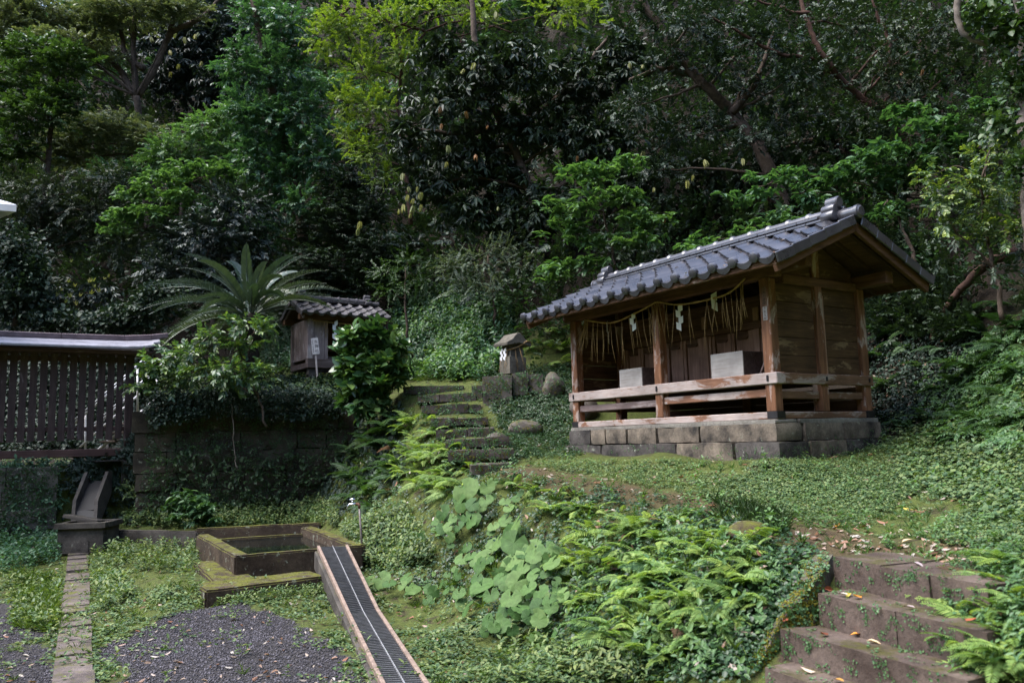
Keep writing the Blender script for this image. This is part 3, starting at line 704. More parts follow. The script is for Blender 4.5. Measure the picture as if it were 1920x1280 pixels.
shide(rope_at(1338) + [0, -.02, .04], RO, 2, .065, (1, .1, 0), 0.5)
shide(rope_at(1187) + [0, -.02, .0], RO, 3, .05, (1, -.6, 0), .1)
shide(rope_at(1137) + [0, -.02, .0], RO, 4, .05, (.45, 1, 0), 0.0)
def offering_box(pxl, pxr, pyt, x0, hgt, depth, label):
    a = sh_plane_x(pxl, pyt, x0); b = sh_plane_x(pxr, pyt - 6, x0); ya, yb = b[1], a[1]; z0 = .822
    r_ = empty('offering_box', tuple(sh_world((x0, (ya + yb) / 2, z0))), YAW); tag(r_, label, 'box', 'offering boxes')
    w = (yb - ya) / 2; ht = hgt; t = .016
    box('front_board', (0, -w, 0), (t, w, ht), box_wood, r_, .003); box('back_board', (depth - t, -w, 0), (depth, w, ht), box_wood, r_, .003)
    for s in (-1, 1): box('side_board', (t + .001, s * w - (t if s > 0 else 0), 0.002), (depth - t - .001, s * w + (t if s < 0 else 0), ht - .002), grey_y, r_, .003)
    for k in range(6): box('slat', (t + .02 + k * (depth - .06) / 6, -w + t, ht - .03), (t + .02 + k * (depth - .06) / 6 + .022, w - t, ht - .008), grey_y, r_, .002)
    return r_
offering_box(1332, 1392, 668, .12, .335, .33, 'larger white wooden offering box, nearer the lettered corner post')
offering_box(1161, 1203, 698, .12, .30, .32, 'smaller white wooden offering box in the far bay of the hall')
pt = sh_plane_x(1442, 676, .04); pb = sh_plane_x(1419, 702, .10)
stk = tube('leaning_stick', [sh_world((.12, pb[1], .823)), sh_world((.02, pt[1] + .02, 1.02))], [.014, .014], grey_y, None, 6); tag(stk, 'short pale stick leaning against the lettered corner post', 'stick')

# ------------------------------------------------------------------ small shrine on the upper terrace
SY = R_(124); S0 = np.array([-2.62, 15.22, 2.86]); SM = empty('small_shrine', tuple(S0), SY)
tag(SM, 'small weathered wooden shrine with old tiled roof behind the cycad', 'shrine')
L2, D2 = 1.32, .85
for a, b in (((-.05, -.05, .09), (.06, L2 + .05, .26)), ((D2 - .06, -.05, .09), (D2 + .05, L2 + .05, .26))): box('sill', a, b, grey_y, SM, .006)
for y in (0, L2): box('sill', (.061, y - .05, .091), (D2 - .061, y + .05, .189), grey_y, SM, .006)
for y in (.08, L2 / 2, L2 - .08): rock('base_stone', (-.02, y - .1, -.12), (.16, y + .1, .09), mossy, SM, 2, .4, .02)
for x in (0.0, D2):
    for y in (0, L2): box('post', (x - .052, y - .052, .26), (x + .052, y + .052, 1.0), grey_z, SM, .006)
for y in (0.0, L2):
    for k in range(5): box('side_board', (.053 + k * .149, y - .03, .26), (.053 + k * .149 + .146, y + .03, 1.0), grey_z, SM, .004)
for k in range(6): box('back_board', (D2 - .02, .05 + k * .203, .26), (D2 + .01, .05 + k * .203 + .2, 1.0), inner_z, SM, .004)
box('front_panel', (.02, L2 - .30, .26), (.05, L2 - .054, .98), grey_z, SM, .005); box('front_panel', (.02, .054, .26), (.05, .30, .98), grey_z, SM, .005)
for y in (.33, L2 - .33): box('jamb', (.0, y - .028, .26), (.07, y + .028, .98), grey_z, SM, .005)
box('head_beam', (-.05, -.2, .98), (.06, L2 + .2, 1.08), inner_y, SM, .006); box('head_beam', (D2 - .06, -.2, .98), (D2 + .05, L2 + .2, 1.08), inner_y, SM, .006)
box('inner_shelf', (.3, .06, .45), (.8, L2 - .06, .48), inner_y, SM, .004); box('inner_step', (.12, .35, .26), (.3, L2 - .35, .32), grey_y, SM, .004)
for s in (1, -1):
    xr2, xe2 = D2 / 2, -.20
    for k in range(9):
        y = -.16 + k * (L2 + .32) / 8; f_ = lambda x: (xr2 - s * (xr2 - x), y, 1.06 + (x - xe2) * .5 - .045)
        beam('rafter', f_(xe2 + .03), f_(xr2 - .01), .03, .036, inner_x, SM, bev=.003)
    f_ = lambda x, y: (xr2 - s * (xr2 - x), y, 1.06 + (x - xe2) * .5 - .018)
    V_ = [f_(xe2, -.19), f_(xr2, -.19), f_(xr2, L2 + .19), f_(xe2, L2 + .19)]; V_ += [(a, b, c + .014) for a, b, c in V_]
    link('roof_board', mesh_py('roof_board', V_, [(0, 1, 2, 3), (7, 6, 5, 4), (0, 4, 5, 1), (1, 5, 6, 2), (2, 6, 7, 3), (3, 7, 4, 0)]), inner_y, SM)
    for gy_ in (-.17, L2 + .17):
        f2 = lambda x: (xr2 - s * (xr2 - x), gy_, 1.0 + (x - xe2) * .5)
        beam('bargeboard', f2(xe2 + .02), f2(xr2 + .012), .03, .075, grey_y, SM, bev=.004)
tiled_roof(SM, -.20, L2 + .20, -.20, D2 / 2, 1.07, .5, 8, 3, old_tile, .82)
def sm_world(p): c, s = math.cos(SY), math.sin(SY); return np.array([S0[0] + p[0] * c - p[1] * s, S0[1] + p[0] * s + p[1] * c, S0[2] + p[2]])
rp2 = spline([sm_world((-.06, y, .965 - .03 * math.sin(math.pi * (y - .05) / 1.25))) for y in (.05, .4, .7, 1.0, 1.3)], 5)
RO2 = empty('small_straw_rope', tuple(rp2[-1])); tag(RO2, 'thin straw rope with white paper across the front of the small shrine', 'rope')
tube('rope', rel(rp2, RO2), .009, straw_m, RO2, 6)
wv = np.array([-math.sin(SY), math.cos(SY), 0])
for t in (.15, .3, .42, .55, .62, .78, .84):
    for q in range(3): straw(rp2[int(t * (len(rp2) - 1))], random.uniform(.22, .36), wv * random.uniform(-.08, .08), RO2)
for yy in (.86, 1.10 - .62): shide(sm_world((-.09, yy, .955)), RO2, 4, .062, (1, .2, 0))
# sign board on a stake in front of it
sg0 = Py(595, 690, 14.25); sg0[2] = 2.80
SG = empty('sign_stake', tuple(sg0), R_(14)); tag(SG, 'small white sign board with black writing on a stake before the small shrine', 'sign')
beam('stake', (0, 0, -.05), (-.035, 0, .46), .03, .022, plain('pale_stake', (.42, .36, .34), .8, .2), SG, up=(0, 1, 0), bev=.003)
bd = beam('board', (-.022, -.018, .37), (-.055, -.018, .66), .125, .012, plain('white_board', (.62, .58, .58), .75, .2, 0, .1), SG, up=(0, 1, 0), bev=.002)
for s_, sz, cx, zt in (('水神社', .075, .022, .64), ('御祭神', .026, -.040, .63), ('水波能売命', .026, -.040, .54)):
    for i, ch in enumerate(s_):
        me = text_mesh(ch, sz, False); co = np.array([v_.co[:] for v_ in me.vertices]); mid = (co.min(0) + co.max(0)) / 2
        for v_, q in zip(me.vertices, co):
            zz = zt - (i + .5) * sz * 1.12 + q[1] - mid[1]; v_.co = (cx - .022 - (zz - .37) * .114 + q[0] - mid[0], -.0262, zz)
        me.materials.append(ink); link('lettering', me, None, bd)

# ------------------------------------------------------------------ stone wayside shrine with rope
hk = Py(962, 697, 12.8); HK = empty('stone_wayside_shrine', (hk[0], hk[1], hk[2] - .02), R_(36)); tag(HK, 'little mossy stone shrine with gabled roof on squared blocks', 'stone shrine')
hst = stone('wayside_stone', (.055, .05, .04), (.15, .135, .11), .34, (.09, .10, .02), lichen=.3)
rock('base', (-.17, -.15, -.02), (.17, .15, .26), hst, HK, 3, .25, .012); rock('step_ledge', (-.13, -.115, .185), (.13, .115, .215), hst, HK, 2, .1, .004)
rock('body', (-.125, -.12, .21), (.125, .12, .46), hst, HK, 2, .08, .006); rock('niche_frame', (-.136, -.07, .24), (-.12, .07, .42), plinth_dark, HK, 2, .1, .003)
V_ = []
for y in (-.19, .19): V_ += [(-.24, y, .42), (-.245, y, .475), (-.13, y, .535), (-.03, y, .635), (.03, y, .635), (.13, y, .535), (.245, y, .475), (.24, y, .42), (.0, y, .47)]
n9 = 9; Fc = [tuple(range(n9))[::-1], tuple(n9 + i for i in range(n9))] + [(i, (i + 1) % n9, n9 + (i + 1) % n9, n9 + i) for i in range(n9)]
rf = link('roof', mesh_py('roof', V_, Fc), hst, HK); bvm = rf.modifiers.new('bevel', 'BEVEL'); bvm.width = .012; bvm.segments = 2
hkm = Matrix.Translation(HK.location) @ Matrix.Rotation(R_(36), 4, 'Z')
hw = lambda p: np.array((hkm @ Vector(p))[:])
RO3 = empty('knotted_straw_rope', tuple(hw((0, 0, .4)))); tag(RO3, 'knotted straw rope with paper strips tied round the little stone shrine', 'rope')
rr_ = spline([hw(p) for p in ((.30, -.10, .44), (.22, -.19, .50), (.14, -.20, .50), (.02, -.16, .42), (-.12, -.13, .37), (-.14, 0, .36), (-.13, .10, .37))], 5)
tube('rope', rel(rr_, RO3), .009, straw_m, RO3, 6)
for y in (-.05, .04): shide(hw((-.19, y, .38)), RO3, 4, .034, (.85, -.2, 0))
for p, d in (((-.05, -.14, .38), (.05, -.02)), ((-.13, .08, .36), (-.08, 0)), ((-.14, -.05, .36), (-.06, -.04)), ((.02, -.16, .40), (.08, -.03))):
    for q in range(2): straw(hw(p), .36 + random.uniform(-.03, .03), np.array([d[0] + random.uniform(-.02, .02), d[1], 0]), RO3)

# ------------------------------------------------------------------ flights of steps
def flight(name, label, edges, tread, riser, cuts, mt, amp=.012):
    """edges: list of (left, right) nosing end points, top first or last; each step is a row of stones"""
    root = empty(name, tuple(edges[0][0])); tag(root, label, 'steps')
    for i, (a, b) in enumerate(edges):
        a = np.array(a); b = np.array(b); e = b - a; Ls = np.linalg.norm(e[:2]); ex = e / np.linalg.norm(e); up = np.array([0, 0, 1.0]); bk = np.cross(up, ex); bk /= np.linalg.norm(bk)
        if bk @ tread < 0: bk = -bk
        y_ = bk; x_ = ex - 0; z_ = np.cross(x_, y_)
        if z_[2] < 0: x_, a, b = -x_, b, a; z_ = np.cross(x_, y_)
        mt4 = Matrix(((x_[0], y_[0], z_[0], a[0]), (x_[1], y_[1], z_[1], a[1]), (x_[2], y_[2], z_[2], a[2]), (0, 0, 0, 1)))
        cs = cuts[i % len(cuts)]; cs = [0] + list(cs) + [1]; dep = np.linalg.norm(tread) + .1
        for j in range(len(cs) - 1):
            m4 = mt4 @ Matrix.Translation(-Vector(root.location)) if False else Matrix.Translation(-Vector(root.location)) @ mt4
            rock('step_stone', (cs[j] * Ls + .0015, random.uniform(-.006, .006), -riser - .05), (cs[j + 1] * Ls - .0015, dep, random.uniform(-.006, .006)), mt, root, 4, .04, amp, None, m4)
    return root
near_edges = [(Pz(1560, 1044, .80), Pz(1850, 1097, .80)), (Pz(1533, 1113, .63), Pz(1850, 1188, .63)), (Pz(1460, 1176, .46), Pz(1815, 1277, .46)), (Pz(1432, 1251, .29), Pz(1700, 1345, .29)), (Pz(1370, 1310, .12), Pz(1640, 1425, .12))]
NS = flight('near_stone_steps', 'broad worn stone steps climbing to the hall terrace', near_edges, np.array([.30, .10, 0]), .17, [(.36, .68), (.52,), (.62,), (.55,), (.5,)], step_m, .006)
# sloping mossy cheek beside them
ck = [Pz(1545, 1038, .80), Pz(1515, 1085, .70), Pz(1480, 1130, .575), Pz(1445, 1180, .43), Pz(1412, 1235, .28), Pz(1385, 1290, .13), Pz(1365, 1340, .02)]
for a, b in zip(ck[:-1], ck[1:]):
    a = np.array(a) - np.array(NS.location[:]); b = np.array(b) - np.array(NS.location[:]); d = b - a; L = np.linalg.norm(d); x_ = d / L; y_ = np.cross([0, 0, 1.0], x_); y_ /= np.linalg.norm(y_); z_ = np.cross(x_, y_)
    m4 = Matrix(((x_[0], y_[0], z_[0], a[0]), (x_[1], y_[1], z_[1], a[1]), (x_[2], y_[2], z_[2], a[2]), (0, 0, 0, 1)))
    rock('cheek_stone', (-.02, -.06, -.16), (L + .02, .045, -.01), mossy, NS, 5, .10, .028, None, m4)
up_px = [((882, 871), (965, 867), 9.7), ((840, 846), (965, 840), 10.2), ((835, 825), (955, 817), 10.7), ((817, 805), (927, 801), 11.2), ((807, 784), (915, 780), 11.55), ((790, 760), (902, 757), 12.0), ((782, 740), (892, 736), 12.4), ((755, 724), (870, 722), 12.8)]
up_edges = [(Py(*l, Y), Py(*r_, Y + .05)) for l, r_, Y in up_px]
flight('far_mossy_steps', 'narrow uneven mossy stone steps climbing to the little stone shrine', up_edges, np.array([-.12, .40, 0]), .075, [(.45,), (.62,), (.3, .72), (.55,), (.42,), (.48, .78), (.38,), (.5,)], far_step, .022)
# blocks under the little stone shrine, loose stones
BW = empty('squared_block_wall', tuple(Py(950, 765, 12.4))); tag(BW, 'short wall of mossy squared blocks under the little stone shrine', 'stone wall')
def rel3(P): return np.asarray(P) - np.array(BW.location[:])
for (x0_, y0_), (x1_, y1_), Y in (((905, 703), (960, 752), 12.35), ((961, 699), (990, 735), 12.45), ((991, 701), (1018, 738), 12.5), ((912, 753), (938, 772), 12.3), ((940, 754), (985, 775), 12.4), ((884, 722), (904, 745), 12.5)):
    a = rel3(Py(x0_, y1_, Y)); b = rel3(Py(x1_, y0_, Y)); rock('block', (a[0], a[1], a[2] - .05), (b[0], a[1] + .42, b[2]), mossy, BW, 4, .10, .022)
for px, py, Y, r_, lab, sd in ((985, 806, 10.7, (.24, .18, .15), 'mossy pointed boulder beside the far steps', 2), (1038, 738, 11.8, (.17, .16, .26), 'round mossy rock low on the slope behind the hall corner', 5), (1404, 1000, 6.0, (.16, .12, .08), 'bright green mossy stone on the lip of the fern bank', 9),
                               (1095, 770, 11.6, (.2, .2, .22), 'dark rock in the shade beside the hall plinth', 12), (930, 830, 10.2, (.16, .14, .12), 'small mossy stone at the edge of the far steps', 15), (665, 700, 14.0, (.2, .16, .12), 'mossy lump of stone before the small shrine', 18), (560, 697, 13.9, (.17, .15, .12), 'moss covered stone below the small sign board', 21)):
    c_ = hits([(px, py + 6)])[0]; c_[2] += r_[2] * .35; o = boulder('boulder', (0, 0, 0), r_, concrete_moss if sd in (9, 18) else mossy, None, sd); o.location = c_; tag(o, lab, 'rock')

# ------------------------------------------------------------------ retaining walls
def stone_wall(name, label, P0, P1, z0, z1, nc, bl, mt, thick=.36, par_cat='stone wall', gap=.007):
    P0 = np.array(P0, float); P1 = np.array(P1, float); d = P1 - P0; L = np.linalg.norm(d); a = math.atan2(d[1], d[0])
    root = empty(name, (P0[0], P0[1], z0), a); tag(root, label, par_cat)
    hs = np.array([random.uniform(.82, 1.2) for _ in range(nc)]); hs = np.concatenate([[0], np.cumsum(hs / hs.sum() * (z1 - z0))])
    for k in range(nc):
        x = -random.uniform(0, .12)
        while x < L - .05:
            w = min(random.uniform(*bl), L - x)
            if L - x - w < .2: w = L - x
            rock('stone', (x + gap / 2, random.uniform(-.03, .03), hs[k] + gap / 2 + random.uniform(-.006, .006)), (x + w - gap / 2, thick, hs[k + 1] - gap / 2), mt, root, 4, .07, .02)
            x += w
    return root
stone_wall('stone_retaining_wall', 'tall retaining wall of dark squared stones below the cycad', (-5.98, 12.74), (-2.72, 13.62), .26, 2.16, 6, (.42, .68), wallstone)
stone_wall('low_retaining_wall', 'low stone retaining wall below the slatted fence', (-9.6, 10.78), (-7.0, 12.33), .05, 1.33, 4, (.5, .9), stone('lower_wall_stone', (.035, .033, .03), (.13, .12, .105), .26, (.05, .055, .012), lichen=.4))

# ------------------------------------------------------------------ basin, kerb, apron, water
zt = .38
FL, FR, BLk, BRk, BW0 = Pz(440, 1042, zt), Pz(682, 1021, zt), Pz(368, 1001, zt), Pz(585, 985, zt), Pz(192, 993, zt)
BA = empty('water_basin', (FL[0], FL[1], 0.0)); tag(BA, 'mossy concrete water basin sunk beside the metal grating', 'basin')
def wall_seg(name, a, b, th, z0, z1, mt, parent, out):
    a = np.array(a, float)[:2]; b = np.array(b, float)[:2]; d = b - a; L = np.linalg.norm(d); x_ = d / L; y_ = np.array([-x_[1], x_[0]])
    if y_ @ np.array(out) < 0: y_ = -y_
    # built as a stone-like bar so its edges are worn
    zz = np.sign(x_[0] * y_[1] - x_[1] * y_[0]); p = np.array(parent.location[:2]) if parent else np.zeros(2)
    if zz < 0: a, x_ = b, -x_
    m4 = Matrix(((x_[0], y_[0], 0, a[0] - p[0]), (x_[1], y_[1], 0, a[1] - p[1]), (0, 0, 1, 0), (0, 0, 0, 1)))
    n = max(3, int(L / .12))
    bm = bmesh.new(); bmesh.ops.create_cube(bm, size=1.0)
    for v_ in bm.verts: v_.co = Vector((L * (v_.co.x + .5), th * (v_.co.y + .5), z0 + (z1 - z0) * (v_.co.z + .5)))
    ed = [e for e in bm.edges if abs(e.verts[0].co.x - e.verts[1].co.x) > L * .5]; bmesh.ops.subdivide_edges(bm, edges=ed, cuts=n, use_grid_fill=True)
    bmesh.ops.bevel(bm, geom=[e for e in bm.edges if e.is_manifold and e.calc_face_angle(0) > .8], offset=.018, segments=2, affect='EDGES')
    P_ = np.array([v_.co[:] for v_ in bm.verts]); sd = random.randint(0, 999)
    for v_, dz, dy in zip(bm.verts, vnoise(P_, 9, sd) * .009, vnoise(P_, 12, sd + 1) * .008): v_.co.z += dz; v_.co.y += dy
    bmesh.ops.transform(bm, matrix=m4, verts=bm.verts); bmesh.ops.recalc_face_normals(bm, faces=bm.faces)
    me = bpy.data.meshes.new(name); bm.to_mesh(me); bm.free(); return link(name, me, mt, parent, smooth=False)
cen = (FL + FR + BLk + BRk)[:2] / 4
wall_seg('front_wall', FL, FR, .13, -.05, zt, concrete_moss, BA, cen - FL[:2])
wall_seg('side_wall', FL + np.array([-.05, .1, 0]), BLk, .17, -.05, zt - .004, concrete_moss, BA, cen - FL[:2])
wall_seg('side_wall', FR + np.array([0, .1, 0]), BRk, .17, -.05, zt - .003, concrete_moss, BA, cen - FR[:2])
wall_seg('back_wall', BLk + np.array([-.2, .45, 0]), BRk + np.array([.12, .02, 0]), .15, -.05, zt + .03, concrete_moss, BA, (0, 1))
wall_seg('inner_ledge', BLk + np.array([.1, .2, 0]), BRk + np.array([-.1, -.12, 0]), .12, -.05, .29, concrete_moss, BA, (0, -1))
ap = Pz(385, 1103, .20), Pz(612, 1077, .20)
wall_seg('apron', ap[0], ap[1], .50, -.02, .185, concrete_moss, BA, (0, 1)); wall_seg('apron', ap[0] + np.array([-.0, .3, 0]), Pz(362, 1050, .20), .42, -.02, .18, concrete_moss, BA, (1, 0))
m, nt = new_mat('dark_water'); finish(m, nt, (.006, .008, .007), .06, noise(nt, wcoords(nt), 9, 2), .05, .01, .5)
wt = link('water', mesh_py('water', [(*(FL[:2] + [.0, .1]), .26), (*(FR[:2] + [.0, .1]), .26), (*BRk[:2], .26), (*BLk[:2], .26)], [(0, 1, 2, 3)]), m); tag(wt, kind='structure')
KB = wall_seg('low_concrete_kerb', BW0 + np.array([.0, .05, 0]), BLk + np.array([-.16, .42, 0]), .14, .0, zt - .01, concrete, None, (0, 1)); tag(KB, 'low rusty brown concrete kerb running from the drain box to the basin', 'kerb')

# ------------------------------------------------------------------ grating channel
g_t = (Pz(597, 1026, .41), Pz(650, 1024, .41)); g_k = (Pz(654, 1152, .06), Pz(708, 1145, .06)); g_b = (Pz(745, 1340, .03), Pz(836, 1340, .03))
GR = empty('drain_grating', tuple(g_b[0])); tag(GR, 'long steel drain grating between rusty angle rails, ramping up to the basin', 'grating')
rg = lambda P: np.asarray(P) - np.array(GR.location[:])
centre_m = plain('grating_centre', (.26, .26, .27), .5, .5, .2, .3, 12); bars = plain('grating_bar', (.10, .10, .104), .5, .5, .2, .3, 12); dark = plain('channel_dark', (.010, .009, .010), .5, .4)
for (a0, a1), (b0, b1), nb_, lab in ((g_t, g_k, 46, 'up'), (g_k, g_b, 58, 'flat')):
    for p, q in ((a0, b0), (a1, b1)):
        beam('angle_rail', rg(p), rg(q), .030, .05, rusty, GR, bev=.004)
        beam('channel_side', rg(np.array(p) - [0, 0, .13]), rg(np.array(q) - [0, 0, .13]), .09, .20, concrete, GR, bev=.012)
    beam('centre_bar', rg((np.array(a0) + a1) / 2 + [0, 0, .006]), rg((np.array(b0) + b1) / 2 + [0, 0, .006]), .006, .03, centre_m, GR, bev=.002)
    beam('channel_bottom', rg((np.array(a0) + a1) / 2 - [0, 0, .12]), rg((np.array(b0) + b1) / 2 - [0, 0, .12]), .22, .02, dark, GR, bev=0)
    me = None
    for k in range(nb_):
        t = (k + .5) / nb_; p = np.array(a0) * (1 - t) + np.array(b0) * t; q = np.array(a1) * (1 - t) + np.array(b1) * t; d = q - p
        beam('grating_bar', rg(p + d * .06), rg(q - d * .06), .011, .024, bars, GR, bev=0)

# ------------------------------------------------------------------ tap on a standpipe
tp = Pz(681, 1073, .04); TP = empty('standpipe_tap', tuple(tp)); tag(TP, 'chrome garden tap on a thin rusty standpipe beside the basin', 'tap')
chrome = plain('chrome', (.62, .62, .65), .18, .5, 1.0, .1); pipe_m = plain('pipe_grey', (.14, .12, .11), .55, .4, .4, .35, 25)
tube('pipe', [(0, 0, -.05), (-.02, 0, .4), (-.045, .0, .76)], .0135, pipe_m, TP, 10)
tube('elbow', [(-.045, 0, .75), (-.046, 0, .785), (-.06, 0, .80), (-.085, 0, .80)], [.016, .019, .018, .017], plain('rust', (.12, .06, .04), .8, .3), TP, 10)
tube('spout', [(-.08, 0, .80), (-.13, 0, .80), (-.165, 0, .796), (-.185, 0, .775), (-.19, 0, .75)], [.013, .016, .014, .012, .011], chrome, TP, 10)
tube('stem', [(-.125, 0, .80), (-.127, 0, .845)], [.011, .009], chrome, TP, 8); tube('handle', [(-.165, 0, .85), (-.127, 0, .856), (-.09, 0, .85)], [.011, .014, .011], chrome, TP, 8)

# ------------------------------------------------------------------ stone strip path across the yard
s0, s1 = Pz(137, 1280, 0), Pz(146, 1040, .08)
SP = empty('stone_strip', (s0[0], s0[1], 0)); tag(SP, 'narrow strip of worn paving stones leading to the drain box', 'paving')
d = (s1 - s0)[:2]; L = np.linalg.norm(d); x = -.9; a_ = math.atan2(d[1], d[0]); SP.rotation_euler = (0, 0, a_)
while x < L:
    w = random.uniform(.42, .62) if x < 2.2 else random.uniform(.3, .8); z_ = float(terr1(s0[0] + d[0] / L * x, s0[1] + d[1] / L * x))
    rock('paving_stone', (x, -.125 + random.uniform(-.01, .01), z_ - .06), (x + w - .012, .125, z_ + .035 + random.uniform(-.006, .006)), strip_m, SP, 2, .12, .008); x += w
# ------------------------------------------------------------------ drain box and chute below the fence
bx = Pz(150, 1027, .20); DB = empty('drain_box', (bx[0], bx[1], .18), R_(6)); tag(DB, 'square concrete drain box with arched outlet below the chute', 'drain')
rock('front_slab', (-.31, 0, -.05), (.31, .07, .29), concrete, DB, 3, .08, .008); rock('back_slab', (-.31, .5, -.05), (.31, .57, .28), concrete, DB, 3, .08, .008)
for s in (-1, 1): rock('side_slab', (s * .31 - (.07 if s > 0 else 0), .072, -.05), (s * .31 + (.07 if s < 0 else 0), .498, .285), concrete, DB, 3, .08, .008)
for a, b in (((-.35, -.045, .29), (.35, .075, .365)), ((-.35, .495, .29), (.35, .62, .36))): rock('rim', a, b, concrete, DB, 3, .12, .008)
for s in (-1, 1): rock('rim', (s * .35 - (.1 if s > 0 else 0), .077, .29), (s * .35 + (.1 if s < 0 else 0), .493, .362), concrete, DB, 3, .12, .008)
V_ = [(.115 * math.cos(t), -.008, .06 + .115 * math.sin(t)) for t in np.linspace(0, math.pi, 10)] + [(-.115, -.008, -.05), (.115, -.008, -.05)]
VV = V_ + [(a, .004, c) for a, b, c in V_]; n6 = len(V_)
link('outlet', mesh_py('outlet', VV, [tuple(range(n6)), tuple(n6 + i for i in range(n6))[::-1]] + [(i, (i + 1) % n6, n6 + (i + 1) % n6, n6 + i) for i in range(n6)]), plinth_dark, DB)
lid = rock('loose_slab', (-.28, -.03, 0), (.22, .26, .05), concrete, None, 3, .15, .01); lid.location = (bx[0] - .05, bx[1] + .12, .56); lid.rotation_euler = (R_(-4), R_(12), R_(4)); tag(lid, 'broken concrete slab lying aslant on the drain box', 'slab')
c0 = Py(181, 884, 12.62); c1 = Py(160, 938, 12.2); c2 = Py(157, 978, 12.0)
CH = empty('concrete_chute', (c2[0], c2[1], c2[2])); tag(CH, 'concrete water chute dropping from the fence to the drain box', 'chute')
rc = lambda P: np.asarray(P) - np.array(CH.location[:])
for s in (-.165, .165):
    prof = [c0 + [0, .12, 0], c0, c1, c2, c2 - [0, -.02, .20], c1 - [0, -.12, .30], c0 - [0, -.12, .34]]
    V_ = [rc(np.array(p) + [s - .026, 0, 0]) for p in prof] + [rc(np.array(p) + [s + .026, 0, 0]) for p in prof]; n7 = len(prof)
    me = mesh_py('chute_side', V_, [(0, 1, 5, 6), (1, 2, 5), (2, 3, 4, 5), (n7 + 6, n7 + 5, n7 + 1, n7), (n7 + 5, n7 + 2, n7 + 1), (n7 + 5, n7 + 4, n7 + 3, n7 + 2)] + [(i, n7 + i, n7 + (i + 1) % n7, (i + 1) % n7) for i in range(n7)])
    bm = bmesh.new(); bm.from_mesh(me); bmesh.ops.recalc_face_normals(bm, faces=bm.faces); bm.to_mesh(me); bm.free(); link('chute_side', me, concrete, CH)
beam('chute_bed', rc(c0 - [0, -.1, .16]), rc(c1 - [0, -.06, .16]), .28, .04, dark, CH, bev=0); beam('chute_bed', rc(c1 - [0, -.06, .16]), rc(c2 - [0, .02, .16]), .28, .04, dark, CH, bev=0)
cp = Py(193, 874, 13.0); CP = empty('cover_plate', (cp[0], cp[1], 1.375), R_(40)); tag(CP, 'dark metal plates covering the channel behind the chute', 'cover')
for k in range(3): box('plate', (-.2, -.45 + k * .32, 0 + k * .004), (.2, -.14 + k * .32, .02 + k * .004), iron, CP, .004)

# ------------------------------------------------------------------ roofed slat fence
FA = math.atan2(.52, .855); fe = Py(238, 865, 13.0); FE = empty('slat_fence', (fe[0], fe[1], 1.36), FA); tag(FE, 'dark slatted timber fence with a narrow metal roof', 'fence')
rust_roof = plain('sheet_metal_roof', (.30, .295, .34), .42, .5, .45, .25, 6); trim_m = plain('roof_trim', (.15, .11, .125), .55, .4, .3, .3, 9)
for x in (0.0, -1.83, -3.66): box('post', (x - .06, -.06, .0), (x + .06, .06, 1.72), fence_z, FE, .008); rock('post_footing', (x - .09, -.1, -.35), (x + .1, .1, .02), concrete, FE, 2, .2, .01)
for k in range(27):
    x = -.145 - k * .134; box('slat', (x - .050, -.052, .36 + random.uniform(-.02, .02)), (x + .050, -.032, 1.72), fence_z, FE, .004)
box('middle_rail', (-3.7, -.03, .50), (-.062, .0, .57), fence_x, FE, .006); box('top_rail', (-3.7, -.03, 1.60), (-.062, .0, 1.68), fence_x, FE, .006); box('bottom_rail', (-3.75, -.055, .10), (.08, .055, .22), fence_x, FE, .008)
for s in (-1, 1):
    for j, (q0, q1) in enumerate(((.02, .20), (.20, .38))):
        za, zb = 1.965 - j * .075, 1.895 - j * .075
        prof = [(-3.9, 0), (-1.0, 0), (-.1, .006), (.28, .03), (.42, .055)]
        V_ = []; 
        for x, dz in prof: V_ += [(x - j * .11 * (x > .2), s * q0, za + dz), (x - j * .11 * (x > .2), s * q1, zb + dz), (x - j * .11 * (x > .2), s * q1, zb + dz - .03), (x - j * .11 * (x > .2), s * q0, za + dz - .03)]
        Fc = []
        for i in range(len(prof) - 1):
            for k in range(4): Fc.append((4 * i + k, 4 * i + (k + 1) % 4, 4 * i + 4 + (k + 1) % 4, 4 * i + 4 + k))
        Fc += [(0, 1, 2, 3), tuple(4 * (len(prof) - 1) + k for k in range(4))[::-1]]
        me = mesh_py('roof_sheet', V_, Fc); bm = bmesh.new(); bm.from_mesh(me); bmesh.ops.recalc_face_normals(bm, faces=bm.faces); bm.to_mesh(me); bm.free(); link('roof_sheet', me, rust_roof, FE)
prof = [(-3.9, 2.02), (-1.0, 2.02), (-.1, 2.028), (.3, 2.06), (.56, 2.10)]
for a, b in zip(prof[:-1], prof[1:]): beam('ridge_board', (a[0], 0, a[1] - .02), (b[0], 0, b[1] - .02), .10, .085, trim_m, FE, bev=.008)
box('eave_beam', (-3.8, -.30, 1.72), (.30, .30, 1.775), fence_x, FE, .01)
